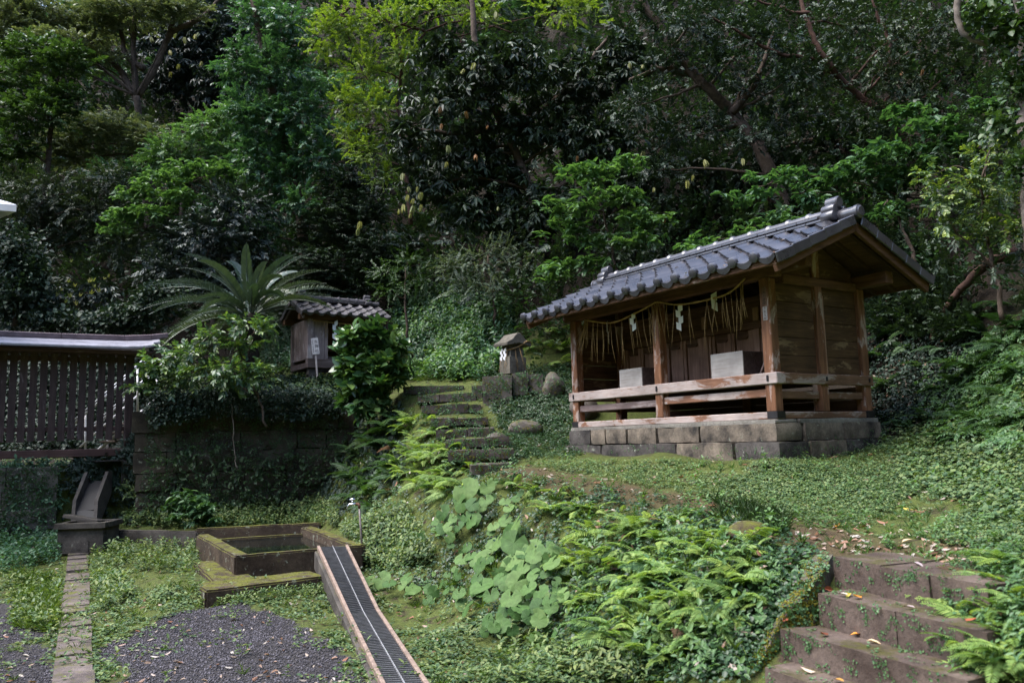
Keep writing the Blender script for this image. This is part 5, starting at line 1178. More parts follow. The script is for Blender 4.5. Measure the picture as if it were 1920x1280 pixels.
tree('spreading_tree', 'mid green tree with drooping tiers at the far edge of the wood', 'tree', 18.5, [(60, 105, 60, 36), (25, 160, 50, 40), (70, 220, 85, 36), (35, 285, 60, 36), (120, 185, 50, 36), (130, 120, 45, 36)], 'mid', 'mid', [[(80, 430), (95, 250), (110, 120)]], .08, 110, .9, 1.0, True)
tree('bronze_bush', 'dull bronze green bush below the forked pale trunk', 'shrub', 17.8, [(80, 370, 100, 45), (170, 395, 70, 40), (40, 410, 70, 40), (130, 450, 80, 36), (200, 340, 60, 30), (230, 460, 50, 36)], 'small', 'brown', None, .06, 120, .9, 1.1)
tree('ivy_bank', 'curtain of dark ivy hanging at the far end of the fence', 'ivy', 15.6, [(25, 480, 55, 70), (35, 570, 60, 45), (105, 600, 80, 22), (200, 602, 70, 24), (70, 530, 40, 50), (260, 590, 60, 40), (300, 560, 50, 40)], 'ivy', 'ivy', None, .05, 130, .6, 1.0, False, bark, False)
tree('dark_camellia', 'dark glossy rounded camellia behind the cycad', 'tree', 16.6, [(400, 440, 75, 55), (445, 395, 70, 50), (370, 515, 50, 40), (470, 480, 55, 55), (335, 455, 45, 45), (420, 520, 60, 40), (300, 510, 50, 40)], 'mid', 'glossy', [[(400, 640), (395, 540), (390, 450)]], .06, 150, .9, .85)
tree('olive_bush', 'low yellowish bush on the hillside right of the forked trunk', 'shrub', 19.5, [(340, 285, 70, 34), (395, 245, 55, 34), (440, 215, 40, 26), (420, 280, 50, 30), (310, 300, 50, 28)], 'small', 'layer', None, .05, 120, .8, 1.1)
tree('weeping_grey_bush', 'grey-green weeping bush above the little stone shrine', 'shrub', 14.4, [(900, 495, 80, 40), (950, 465, 55, 26), (870, 545, 45, 24), (930, 535, 55, 24), (985, 500, 45, 30), (850, 500, 40, 26)], 'fine', 'olive', [[(930, 640), (925, 560), (915, 480)]], .035, 150, .6, .8)
tree('narrow_leaf_bush', 'olive narrow-leaved bush behind the small shrine roof', 'shrub', 15.4, [(765, 495, 55, 26), (740, 545, 40, 24), (790, 530, 40, 24), (720, 510, 30, 20)], 'fine', 'mid', [[(765, 640), (760, 570), (760, 500)]], .03, 150, .6, .85)
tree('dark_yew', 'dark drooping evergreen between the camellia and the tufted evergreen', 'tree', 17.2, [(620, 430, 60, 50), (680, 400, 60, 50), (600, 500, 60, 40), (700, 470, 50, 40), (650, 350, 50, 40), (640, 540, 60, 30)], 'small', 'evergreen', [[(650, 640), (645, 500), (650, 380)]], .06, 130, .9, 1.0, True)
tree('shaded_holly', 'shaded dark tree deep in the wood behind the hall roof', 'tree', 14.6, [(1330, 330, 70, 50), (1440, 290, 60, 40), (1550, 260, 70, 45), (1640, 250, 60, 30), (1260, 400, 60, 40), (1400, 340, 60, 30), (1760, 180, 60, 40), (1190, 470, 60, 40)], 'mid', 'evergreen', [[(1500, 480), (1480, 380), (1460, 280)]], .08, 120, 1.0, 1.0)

# dark cover on the bank beyond the gable
# continuous undergrowth over the hill (nobody could count it)
def scatter_px(poly, n): 
    q = hits(poly_px(poly, n)); return q[~np.isnan(q[:, 0])]
hillpoly = [(-60, -60), (1980, -60), (1980, 620), (1800, 560), (1700, 520), (1560, 480), (1000, 700), (880, 560), (740, 600), (560, 640), (-60, 640)]
P = scatter_px(hillpoly, 9500); N = terr_n(P[:, 0], P[:, 1])
lift = rng.uniform(.05, 1.1, len(P)) ** 1.2
P2 = scatter_px([(1540, 460), (1720, 470), (1840, 560), (1830, 660), (1640, 640), (1600, 560)], 900); P = np.vstack([P, P2]); N = terr_n(P[:, 0], P[:, 1]); lift = np.concatenate([lift, rng.uniform(.02, .3, len(P2))])
D = N * .8 + rng.normal(0, .5, P.shape) + np.array([0, -.3, 0])
Yd = P[:, 1:2]; sc = np.clip(Yd[:, 0] / 15, .55, 1.9)
half = rng.random(len(P)) < .5; Q = P + N * lift[:, None]
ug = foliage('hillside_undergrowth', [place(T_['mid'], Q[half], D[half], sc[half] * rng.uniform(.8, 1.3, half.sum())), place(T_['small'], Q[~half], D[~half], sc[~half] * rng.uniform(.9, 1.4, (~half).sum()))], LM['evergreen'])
tag(ug, kind='stuff')
P = scatter_px(hillpoly, 3200); N = terr_n(P[:, 0], P[:, 1]); sc = np.clip(P[:, 1] / 15, .55, 1.35)
ug2 = foliage('hillside_foliage', [place(T_['ivy'], P + N * rng.uniform(.1, .9, (len(P), 1)), N + rng.normal(0, .5, P.shape) + [0, -.4, 0], sc * rng.uniform(.8, 1.2, len(P)))], LM['mid']); tag(ug2, kind='stuff')
# young growth in fresh green higher on the slope
bp = []
for k in range(64):
    px, py = rng.uniform(0, 1900), (rng.uniform(-20, 460) if k < 26 else rng.uniform(-30, 140)); Y = (24 if k < 26 else 27) - 5 * py / 460
    pp, _ = bough_parts([(px, py, rng.uniform(30, 70), rng.uniform(14, 30))], Y, 'mid', 70, .6, 1.1, True); bp += pp
hl = foliage('woodland_foliage', bp, LM['fresh']); tag(hl, kind='stuff')

# ------------------------------------------------------------------ cycad and garden shrubs
cb = Py(464, 692, 14.3); ct = Py(470, 590, 14.3); CY = empty('cycad', tuple(cb)); tag(CY, 'cycad with arching dark feathery fronds beside the small shrine', 'cycad')
tk = spline([np.zeros(3) - [0, 0, .2], (ct - cb) * .5 + [.02, 0, 0], ct - cb], 6, .02); tube('trunk', tk, .17 + .02 * np.sin(np.arange(len(tk)) * 2.0), plain('cycad_trunk', (.028, .022, .018), .95, .2, 0, .6, 25, .8), CY, 12)
def cycad_frond(L, n=46, r=None):
    V = []; r = r or np.random.default_rng(1); xs_ = []
    for i in range(n):
        t = .12 + .88 * (i + .5) / n; x = L * t; z = .30 * L * t - .50 * L * t ** 2.2
        pl = .095 * L * (math.sin(math.pi * min(1, t * .94 + .1)) ** .6)
        for s in (-1, 1):
            a = rot_zyx(s * (1.05 - .45 * t), .5 + .12 * r.uniform(-1, 1), 0); lf = np.array([(0, 0, 0), (.4 * pl, .012 * L / 1.3, 0), (.75 * pl, .008 * L, -.02 * pl), (pl, 0, -.08 * pl), (.75 * pl, -.008 * L, -.02 * pl), (.4 * pl, -.012 * L / 1.3, 0)])
            V.append(lf @ a.T + np.array([x, 0, z]))
    V = np.array(V).reshape(-1, 3); nl = len(V) // 6; F_ = (LEAFQ[None] + 6 * np.arange(nl)[:, None, None]).reshape(-1, 4)
    ts = np.linspace(0, 1, 10); pts = np.stack([L * ts, 0 * ts, .30 * L * ts - .50 * L * ts ** 2.2], 1); v2, f2 = tube_vf(pts, np.linspace(.014, .004, 10), 4, False, len(V))
    return mesh_np('frond', np.vstack([V, v2]), np.vstack([F_, np.array(f2)]))
cf = [cycad_frond(1.62, r=np.random.default_rng(k)) for k in range(3)]
for m_ in cf: m_.materials.append(LM['cycad'])
for k in range(64):
    az = k * 2.399 + rng.uniform(-.2, .2); tier = (k / 64) ** .75
    if math.cos(az) > .35 and tier > .6: continue
    o = link('frond', cf[k % 3], None, CY); o.location = (ct - cb) + np.array([.08 * math.cos(az), .08 * math.sin(az), .04 - .1 * tier])
    el = R_(70) - tier * R_(108) + rng.uniform(-.1, .1); o.rotation_euler = (rng.uniform(-.2, .2), -el * .85, az); s_ = rng.uniform(.92, 1.18) * (1.0 - .12 * (1 - tier)); o.scale = (s_, s_, s_)
tree('bright_leaf_shrub', 'loose shrub with bright yellow-green tips on top of the stone wall', 'shrub', 12.75,
     [(300, 690, 45, 26), (360, 668, 55, 28), (425, 700, 60, 30), (275, 722, 36, 16), (465, 612, 45, 14), (335, 715, 55, 22), (455, 650, 34, 20), (395, 640, 32, 18), (480, 700, 36, 28), (500, 620, 22, 10)], 'shrub', 'bright', [[(500, 800), (480, 730), (455, 680), (440, 620)], [(480, 740), (400, 700), (330, 690)], [(455, 690), (470, 640), (480, 610)]], .02, 140, .45, 1.4, False, bark)
tree('broad_leaf_shrub', 'dense shrub of broad glossy leaves before the small shrine', 'shrub', 12.7,
     [(690, 640, 52, 36), (655, 672, 28, 24), (700, 695, 62, 42), (735, 650, 34, 34), (690, 745, 56, 32), (640, 645, 22, 14), (660, 720, 34, 34), (738, 710, 34, 36), (690, 772, 46, 18), (650, 755, 28, 18)], 'rosette', 'hydr', [[(690, 830), (692, 760), (695, 690), (690, 640)]], .03, 75, .45, 1.4)
for (px, py, Y, lab) in ((360, 935, 12.2, 'leafy fatsia like plant at the foot of the stone wall'), (372, 955, 11.95, 'lower leafy plant with lobed leaves at the foot of the stone wall')):
    b_ = [(px, py, 38, 22), (px - 22, py + 16, 26, 14), (px + 20, py + 18, 26, 14)]; tree('lobed_plant', lab, 'plant', Y, b_, 'whorl', 'fresh', [[(px, py + 50), (px, py + 5)]], .012, 110, .3, .9, True)

# ivy and creepers on the stone wall
P = scatter_px([(265, 690), (660, 690), (650, 770), (280, 790)], 900); 
Q = np.array([Py(x, y, 12.55 + rng.uniform(-.1, .15) + max(0, (x - 285) / 360 * .85)) for x, y in poly_px([(275, 735), (420, 728), (560, 725), (650, 740), (650, 770), (520, 788), (430, 770), (300, 790), (270, 770)], 700)])
parts = [place(T_['ivy'], P + [0, 0, .05], rng.normal(0, .5, P.shape) + [0, -.6, .5], .55 * rng.uniform(.7, 1.2, len(P))), place(T_['ivy'], Q, rng.normal(0, .4, Q.shape) + [.1, -.8, -.3], .5 * rng.uniform(.7, 1.2, len(Q)))]
iv = foliage('wall_ivy', parts, LM['ivy']); tag(iv, 'dark ivy spilling over the top of the tall stone wall', 'ivy')
Q = np.array([Py(x, y, 12.62 + (x - 285) / 360 * .85 + .02) for x, y in poly_px([(285, 850), (420, 830), (560, 850), (645, 840), (645, 965), (260, 985)], 800)])
cr = foliage('wall_creeper', [place(T_['shrub'], Q, rng.normal(0, .5, Q.shape) + [.0, -.8, -.2], .55 * rng.uniform(.6, 1.2, len(Q)))], LM['mid']); tag(cr, 'small creeping plants rooted between the stones of the tall wall', 'creeper')
hv = spline([Py(432, 745, 12.85), Py(437, 790, 12.8), Py(441, 850, 12.85), Py(446, 880, 12.85)], 6, .01); o = tube('hanging_vine', hv - hv[0], .008, bark_pale, None, 5); o.location = hv[0]; tag(o, 'thin bare vine hanging down the face of the tall stone wall', 'vine')

# ------------------------------------------------------------------ ferns
def frond_mesh(r, n=20, wid=.30, droop=.55):
    V = []
    for i in range(n):
        t = .14 + .86 * (i + .5) / n; x = t; z = .5 * t - droop * t ** 2
        pl = wid * min(1, 1.25 - t) * min(1, .55 + t * 1.6) * (1 + .08 * r.uniform(-1, 1))
        for s in (-1, 1):
            a = rot_zyx(s * (1.2 - .25 * t), -.18 + .1 * r.uniform(-1, 1), s * .15); w_ = .052 * (1.15 - .6 * t)
            lf = np.array([(0, 0, 0), (.28 * pl, w_ * .5, .006), (.7 * pl, w_ * .36, -.03 * pl), (pl, 0, -.12 * pl), (.7 * pl, -w_ * .36, -.03 * pl), (.28 * pl, -w_ * .5, .006)])
            V.append(lf @ a.T + np.array([x, 0, z]))
    V = np.array(V).reshape(-1, 3); nl = len(V) // 6; F_ = (LEAFQ[None] + 6 * np.arange(nl)[:, None, None]).reshape(-1, 4)
    ts = np.linspace(0, 1, 6); pts = np.stack([ts, 0 * ts, .5 * ts - droop * ts ** 2], 1); v2, f2 = tube_vf(pts, np.linspace(.010, .003, 6), 3, False, len(V))
    return mesh_np('frond', np.vstack([V, v2]), np.vstack([F_, np.array(f2)]))
fm = {}
LM['dry'] = leaf_mat('leaf_dry_fern', [(.08, .045, .025), (.13, .075, .04)], .2, .7, .2)
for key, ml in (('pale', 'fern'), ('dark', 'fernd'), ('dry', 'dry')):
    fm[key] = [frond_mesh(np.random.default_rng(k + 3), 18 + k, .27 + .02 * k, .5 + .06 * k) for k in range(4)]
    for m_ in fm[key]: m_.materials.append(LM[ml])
def fern(P, N, size, label, group, key='pale', nf=None, spread=1.3):
    nf = nf or int(rng.integers(4, 9)); root = empty('fern', tuple(P)); tag(root, label.replace('FRONDS', 'with %s fronds' % ['', '', '', '', 'four', 'five', 'six', 'seven', 'eight'][nf]), 'fern', group)
    out = math.atan2(N[1] - .25, N[0]) if abs(N[0]) + abs(N[1]) > .15 else rng.uniform(0, 6.28)
    steep = math.hypot(N[0], N[1])
    for k in range(nf):
        az = out + (k / (nf - 1) - .5) * 2 * spread * (1.0 if steep > .3 else 2.0) + rng.uniform(-.25, .25)
        o = link('frond', (fm['dry'] if rng.random() < .015 else fm['dark'] if (key == 'pale' and rng.random() < .10) else fm[key])[int(rng.integers(0, 4))], None, root); s_ = size * rng.uniform(.7, 1.15); o.scale = (s_, s_, s_)
        o.rotation_euler = (rng.uniform(-.5, .5), -rng.uniform(-.25, .6), az); o.location = (0, 0, .01)
    return root
def fern_zone(poly, n, smin, smax, label, group, key='pale', mind=26, nf=None):
    px = poly_px(poly, n * 6); keep = []
    for q in px:
        if all((q[0] - k[0]) ** 2 + ((q[1] - k[1]) * 1.3) ** 2 > mind ** 2 for k in keep): keep.append(q)
        if len(keep) >= n: break
    H_ = hits(np.array(keep)); ok = ~np.isnan(H_[:, 0]); H_ = H_[ok]; N = terr_n(H_[:, 0], H_[:, 1])
    kp = np.array(keep)[ok]
    lo, hi = kp.min(0), kp.max(0)
    for p, nn, qq in zip(H_, N, kp):
        sz = rng.uniform(smin, smax); w_ = ['small', 'middling', 'large'][min(2, int(3 * (sz - smin) / (smax - smin)))]; t_ = (qq - lo) / (hi - lo + 1e-6)
        base = (label + ', ' + ['upper', 'middle', 'lower'][min(2, int(3 * t_[1]))] + ' part') if isinstance(label, str) else label(qq)
        fern(p, nn, sz, w_ + ' ' + base + ' FRONDS', group, key, nf)
def bank_label(q):
    row = 'high on the bank' if q[1] < 1030 else ('half way down the bank' if q[1] < 1130 else 'low on the bank')
    side = 'by the butterbur' if q[0] < 1150 else ('midway to the steps' if q[0] < 1300 else 'by the near steps')
    return 'pale fern ' + row + ' ' + side
fern_zone([(1060, 950), (1300, 965), (1420, 1030), (1440, 1120), (1380, 1200), (1240, 1262), (1120, 1200), (1060, 1100)], 90, .13, .30, bank_label, 'ferns on the bank', 'pale', 20)
fern_zone([(960, 910), (1090, 925), (1090, 975), (1020, 960)], 8, .18, .28, 'pale fern on the lip above the butterbur', 'ferns along the lip', 'pale', 28)
fern_zone([(760, 790), (830, 800), (900, 890), (860, 930), (790, 930), (740, 880)], 40, .20, .36, 'pale fern spilling down beside the far steps', 'ferns beside the far steps', 'pale', 22)
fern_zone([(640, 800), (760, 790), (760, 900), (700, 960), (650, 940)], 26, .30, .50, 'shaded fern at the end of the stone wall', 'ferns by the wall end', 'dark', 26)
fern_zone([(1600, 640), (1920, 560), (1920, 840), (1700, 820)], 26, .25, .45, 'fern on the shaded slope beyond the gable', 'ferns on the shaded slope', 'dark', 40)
fern_zone([(1790, 1120), (1920, 1050), (1920, 1280), (1800, 1280)], 30, .16, .26, 'bright fern beside the near steps', 'ferns by the near steps', 'pale', 22)
fern_zone([(1060, 560), (1090, 600), (1080, 680), (1000, 690), (1000, 640)], 8, .25, .4, 'fern behind the little stone shrine', 'ferns by the stone shrine', 'pale', 24)
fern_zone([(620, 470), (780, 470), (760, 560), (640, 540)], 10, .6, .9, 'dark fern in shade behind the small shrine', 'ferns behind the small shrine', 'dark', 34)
fern_zone([(770, 650), (880, 640), (860, 700), (780, 700)], 9, .22, .36, 'fern on the green slope above the far steps', 'ferns above the far steps', 'pale', 24)

# ------------------------------------------------------------------ butterbur
def kidney(r, k=18):
    V = [(0, 0, -.06)]; Fc = []
    for j in range(k + 1):
        a = math.pi * (-.90 + 1.80 * j / k); rr = (1 + .05 * math.sin(9 * a) + .04 * r.uniform(-1, 1)) * (.92 + .12 * abs(math.sin(a)))
        V.append((rr * math.cos(a) * .5, rr * math.sin(a) * .55, .05 * math.cos(2 * a) + .03 * r.uniform(-1, 1)))
    for j in range(k + 1): V.append((V[1 + j][0] * 1.72, V[1 + j][1] * 1.72, V[1 + j][2] * 1.4 - .05 + .03 * math.sin(7 * j)))
    for j in range(k): Fc.append((0, 1 + j, 2 + j)); Fc.append((1 + j, k + 2 + j, k + 3 + j, 2 + j))
    me = mesh_py('leaf', V, Fc); me.polygons.foreach_set('use_smooth', np.ones(len(me.polygons), bool)); me.materials.append(LM['butter']); return me
km = [kidney(np.random.default_rng(k)) for k in range(5)]
BL_ = [(340, 180, 130), (460, 165, 80), (310, 245, 90), (375, 245, 80), (455, 225, 70), (210, 295, 80), (265, 330, 50), (340, 325, 70), (370, 355, 80), (240, 370, 60), (300, 378, 60), (200, 395, 60), (620, 360, 95), (75, 445, 70), (515, 465, 100), (610, 470, 140), (495, 385, 60), (440, 550, 110), (415, 590, 90), (320, 560, 80), (290, 640, 60), (345, 485, 60), (675, 515, 110), (790, 490, 90), (720, 550, 90), (610, 570, 120), (820, 575, 110), (580, 605, 100), (525, 665, 70), (625, 695, 110), (720, 655, 80), (690, 725, 90), (430, 710, 120), (760, 745, 90), (590, 790, 110), (650, 830, 100), (745, 825, 90), (810, 790, 80), (885, 750, 85), (820, 830, 70), (735, 885, 90), (750, 920, 80), (540, 930, 90), (605, 960, 60), (500, 945, 60), (740, 1020, 75), (460, 905, 80), (850, 960, 70), (350, 830, 90), (200, 690, 60), (160, 745, 60), (230, 735, 50), (300, 750, 70), (30, 730, 70), (125, 785, 50), (400, 660, 70), (590, 265, 70), (620, 225, 50), (250, 450, 60), (170, 350, 50), (660, 610, 80), (480, 760, 80), (560, 700, 80), (690, 880, 70), (620, 880, 80), (790, 650, 60)]
BLp = np.array([(760 + a / 3, 860 + b / 3, c / 3) for a, b, c in BL_] + [(690, 1085, 26), (716, 1083, 30), (730, 1092, 22), (762, 1082, 24), (775, 1105, 26), (806, 1100, 22)])
ex_ = BLp[:66] + np.stack([rng.uniform(-16, 16, 66), rng.uniform(-12, 14, 66), rng.uniform(-10, -2, 66)], 1); ex2 = BLp[:66] + np.stack([rng.uniform(-22, 22, 66), rng.uniform(-14, 16, 66), rng.uniform(-12, -3, 66)], 1); BLp = np.vstack([BLp, ex_, ex2[rng.random(66) < .6]])
Hb = hits(BLp[:, :2] + [0, 8])
clusters = {}
cent = [(880, 925), (860, 985), (960, 1040), (900, 1060), (1000, 1040), (960, 1090), (1030, 1110), (940, 1165), (1010, 1170), (830, 1110), (790, 1030), (720, 1088), (780, 1100), (970, 955)]
names_ = ['uppermost butterbur clump on the lip of the bank', 'butterbur clump below the uppermost one', 'butterbur with the largest leaves in the middle of the bank', 'butterbur at the shaded side of the middle clump', 'butterbur next to the yellow-green ferns', 'butterbur low in the middle of the bank', 'butterbur low on the bank beside the ferns', 'butterbur at the foot of the bank', 'lowest butterbur at the foot of the bank near the ferns', 'small butterbur at the edge of the lawn', 'single pale butterbur leaf on the shaded slope', 'butterbur beside the foot of the standpipe', 'little butterbur between the standpipe and the bank', 'butterbur leaves above the middle clump']
for i, q in enumerate(BLp): clusters.setdefault(int(np.argmin([(q[0] - a) ** 2 + (q[1] - b) ** 2 for a, b in cent])), []).append(i)
stem_m = plain('petiole', (.10, .15, .045), .6, .3, 0, .2)
for ci, idx in sorted(clusters.items()):
    bpt = np.nanmean(Hb[idx], 0); bpt[2] = terr1(bpt[0], bpt[1]); root = empty('butterbur', tuple(bpt)); tag(root, names_[ci], 'butterbur', 'butterbur on the bank')
    for i in idx:
        if np.isnan(Hb[i, 0]): continue
        n_ = terr_n(Hb[i:i + 1, 0], Hb[i:i + 1, 1])[0]; toc = unit(_O - Hb[i]); off = rng.uniform(.22, .38) if i < 72 else rng.uniform(.12, .24)
        p = Hb[i] + toc * off + np.array([0, 0, .02]); rad = BLp[i, 2] / 2 * p[1] / FPX * 1.26
        nn = unit(np.array([n_[0] * .7, n_[1] * .7 - .34, .56]) + rng.normal(0, .26, 3)); a = Vector(nn).to_track_quat('Z', 'Y').to_matrix() @ Matrix.Rotation(rng.uniform(-1.2, 1.2) - 1.6, 3, 'Z')
        o = link('leaf', km[i % 5], None, root); o.matrix_local = Matrix.Translation(Vector(p - bpt)) @ a.to_4x4() @ Matrix.Diagonal((rad, rad, rad, 1))
        st_ = Hb[i] - n_ * .02 + np.array([rng.uniform(-.05, .05), .05, -.10]); q = spline([st_ - bpt, (st_ + p) / 2 - bpt + [0, .02, .02], p - bpt - nn * .01], 4); tube('petiole', q, [.006] * len(q), stem_m, root, 4)

# ------------------------------------------------------------------ ground cover
def cover(name, zones, mat, up=.35, kind='stuff'):
    parts = []
    for poly, n, style, s0_, s1_, lift_, filt in zones:
        P = scatter_px(poly, n)
        if filt is not None: P = P[filt(P)]
        N = terr_n(P[:, 0], P[:, 1])
        D = unit(np.cross(N, rng.normal(size=P.shape)))
        parts.append(place(T_[style], P + N * rng.uniform(0, lift_, (len(P), 1)) if lift_ else P, D, rng.uniform(s0_, s1_, len(P)), up=N * up + np.array([0, 0, 1 - up]), rollj=.15))
    o = foliage(name, parts, LM[mat]); tag(o, kind=kind); return o
nog = lambda P: (gravel_mask(P[:, 0], P[:, 1]) < .5) | (rng.random(len(P)) < .10)
patch = lambda P: (vnoise(P, 2.6, 77) + .4 * vnoise(P, 7, 78) > -.05) & nog(P)
slope = lambda P: (path_mask(P[:, 0], P[:, 1]) < rng.uniform(.15, .8, len(P))) & (vnoise(P, 3.2, 55) + .6 * vnoise(P, 9, 56) + .3 * vnoise(P, 23, 57) > rng.uniform(-.75, 0, len(P)))
yard = [(-20, 1010), (360, 1010), (700, 1060), (830, 1120), (1000, 1200), (1240, 1290), (700, 1290), (-20, 1290)]
hallslope = [(960, 830), (1090, 865), (1460, 868), (1660, 825), (1930, 830), (1930, 1120), (1560, 1045), (1440, 985), (1200, 930), (1000, 890)]
bank = [(660, 830), (780, 770), (900, 880), (1250, 935), (1500, 1010), (1540, 1060), (1400, 1280), (1230, 1285), (1000, 1190), (840, 1140), (690, 1080), (640, 960)]
nob = lambda P: ~inpoly(to_px(P), [(780, 895), (950, 895), (1075, 1000), (1085, 1150), (1000, 1215), (870, 1180), (790, 1060)])
cover('ground_cover', [(yard, 5200, 'clover', .8, 1.7, .0, patch), (hallslope, 15000, 'clover', .42, 1.05, .03, slope), ([(1620, 800), (1930, 700), (1930, 1000), (1700, 900)], 1500, 'clover', 1.0, 2.0, .05, None),
    ([(250, 690), (650, 690), (640, 750), (280, 750)], 1200, 'clover', 1.2, 2.2, .05, None), ([(0, 850), (240, 850), (240, 880), (0, 885)], 500, 'clover', 1.0, 1.8, 0, None)], 'cover')
cover('bank_undergrowth', [(bank, 420, 'shrub', .3, .6, .04, nob), (bank, 380, 'upright', .4, .9, .0, nob), ([(1740, 720), (1930, 600), (1930, 860), (1760, 830)], 1000, 'shrub', .4, .9, .12, None), ([(1780, 1080), (1930, 1030), (1930, 1285), (1800, 1285)], 420, 'upright', .3, .7, .02, None)], 'layer')
cover('slope_undergrowth', [([(740, 600), (800, 560), (870, 540), (970, 590), (960, 690), (900, 720), (770, 715)], 1300, 'nettle', .5, 1.35, .05, lambda P: vnoise(P, 2.5, 91) > -.35), ([(480, 600), (570, 600), (560, 700), (480, 690)], 500, 'nettle', .6, 1.1, .05, None), ([(0, 960), (110, 960), (110, 1060), (0, 1080)], 420, 'nettle', .5, 1.0, .0, None)], 'fresh')
cover('dark_undergrowth', [([(130, 880), (290, 800), (290, 985), (130, 985)], 900, 'shrub', .4, .8, .1, None), ([(600, 800), (760, 770), (760, 900), (660, 970), (600, 960)], 900, 'shrub', .4, .9, .08, None), ([(1620, 580), (1850, 600), (1800, 800), (1640, 800)], 900, 'ivy', .3, .6, .08, None), ([(-10, 620), (250, 620), (290, 680), (270, 850), (-10, 860)], 2600, 'ivy', .5, 1.0, .35, lambda P: P[:, 1] > 15.2)], 'ivy')  # ivy beyond the gable thickened, its dark leaves standing in for shade
cover('bank_weeds', [([(890, 690), (1100, 690), (1090, 862), (960, 862)], 3000, 'clover', .7, 1.4, .05, None), ([(900, 700), (1090, 690), (1090, 850), (960, 850)], 260, 'shrub', .3, .7, .05, None), (bank, 2700, 'clover', .8, 1.6, .04, None), ([(740, 700), (900, 700), (970, 870), (860, 880)], 350, 'clover', .5, 1.0, .0, None)], 'mid')
cover('slope_weeds', [(hallslope, 420, 'grass', .2, .45, 0, None), ([(740, 600), (800, 560), (870, 540), (970, 590), (960, 690), (900, 720), (770, 715)], 1100, 'nettle', .5, 1.5, .05, lambda P: vnoise(P, 3, 92) > -.25), (hallslope, 260, 'weed', .5, 1.3, 0, None), (bank, 260, 'nettle', .35, .8, 0, nob)], 'layer')
cover('yard_weeds', [([(360, 1085), (385, 1118), (500, 1112), (610, 1098), (610, 1118), (380, 1140), (345, 1090)], 380, 'weed', .5, 1.1, 0, None), ([(200, 1030), (370, 1030), (370, 1080), (200, 1070)], 260, 'nettle', .45, .85, 0, None), ([(160, 1040), (200, 1040), (260, 1120), (190, 1150)], 260, 'weed', .8, 1.6, 0, None), ([(230, 965), (640, 950), (640, 990), (380, 995), (230, 990)], 900, 'nettle', .4, .8, 0, None), ([(640, 1000), (770, 960), (820, 1060), (700, 1075)], 800, 'nettle', .4, .85, 0, None), ([(0, 1080), (110, 1080), (110, 1200), (20, 1180)], 200, 'weed', .8, 1.8, 0, None), (yard, 700, 'weed', .6, 1.3, 0, nog), ([(960, 1180), (1240, 1270), (1240, 1290), (900, 1290)], 300, 'weed', .7, 1.5, 0, None)], 'cover')
cover('grass', [([(20, 1080), (110, 1090), (110, 1190), (40, 1180)], 120, 'grass', .6, 1.1, 0, None), ([(1180, 1120), (1330, 1140), (1300, 1260), (1180, 1240)], 40, 'grass', .5, .9, 0, None), (yard, 260, 'grass', .25, .6, 0, nog), ([(760, 690), (880, 690), (870, 715), (760, 715)], 80, 'grass', .7, 1.2, 0, None), (bank, 160, 'grass', .5, 1.0, 0, None)], 'grass')
# leaf litter and pebbles
def flat_leaves(poly, n, s0_, s1_, filt=None, lift_=.012):
    P = scatter_px(poly, n)
    if filt is not None: P = P[filt(P)]
    N = terr_n(P[:, 0], P[:, 1]); T1 = np.array([leaf6(.07, .028, .5, .25)]).reshape(-1, 3); T2 = leaf6(.08, .03, -.3, -.2)
    return place([T1, T2], P + N * lift_, unit(np.cross(N, rng.normal(size=P.shape))), rng.uniform(s0_, s1_, len(P)), up=N, rollj=.25)
lt = foliage('leaf_litter', [flat_leaves(yard, 520, .35, .85), flat_leaves(hallslope, 420, .45, 1.1), flat_leaves([(950, 890), (1250, 930), (1480, 1000), (1560, 1040), (1900, 1090), (1900, 1020), (1450, 960), (1200, 925)], 230, .3, .75), flat_leaves(bank, 110, .5, 1.2, None, .05), flat_leaves([(1620, 560), (1820, 600), (1800, 800), (1640, 820)], 200, .5, 1.0, None, .05), flat_leaves([(1040, 740), (1100, 860), (960, 860)], 80, .5, 1.0)], LM['litter']); tag(lt, kind='stuff')
def pebbles(n):
    pts = []
    for poly in GRAVEL:
        poly = np.array(poly); lo, hi = poly.min(0), poly.max(0); lo = np.maximum(lo, (-6, 4.6)); hi = np.minimum(hi, (1, 8)); q = rng.uniform(lo, hi, (n, 2)); pts.append(q[gravel_mask(q[:, 0], q[:, 1]) > .5])
    q = np.vstack(pts); z = fterr(q[:, 0], q[:, 1]); base = np.array([(1, 0, 0), (-1, 0, 0), (0, 1, 0), (0, -1, 0), (0, 0, 1), (0, 0, -1)], float)
    V_ = base[None] * rng.uniform(.004, .0115, (len(q), 1, 1)) * rng.uniform(.6, 1.2, (len(q), 6, 1)); a = rng.uniform(0, 6.28, len(q)); c, s = np.cos(a)[:, None], np.sin(a)[:, None]
    V_ = np.stack([V_[..., 0] * c - V_[..., 1] * s + q[:, :1], V_[..., 0] * s + V_[..., 1] * c + q[:, 1:2], V_[..., 2] * .8 + z[:, None] + .003], -1)
    F_ = np.array([(0, 2, 4), (2, 1, 4), (1, 3, 4), (3, 0, 4), (2, 0, 5), (1, 2, 5), (3, 1, 5), (0, 3, 5)])
    return V_.reshape(-1, 3), (F_[None] + 6 * np.arange(len(q))[:, None, None]).reshape(-1, 3)
m, nt = new_mat('gravel_stone'); g_ = nt.nodes.new('ShaderNodeNewGeometry'); finish(m, nt, ramp(nt, g_.outputs['Random Per Island'], [(0, (.028, .026, .03)), (.6, (.06, .056, .065)), (1, (.14, .13, .15))]), .8, spec=.3)
gv = link('gravel', mesh_np('gravel', *pebbles(22000)), m); tag(gv, kind='stuff')

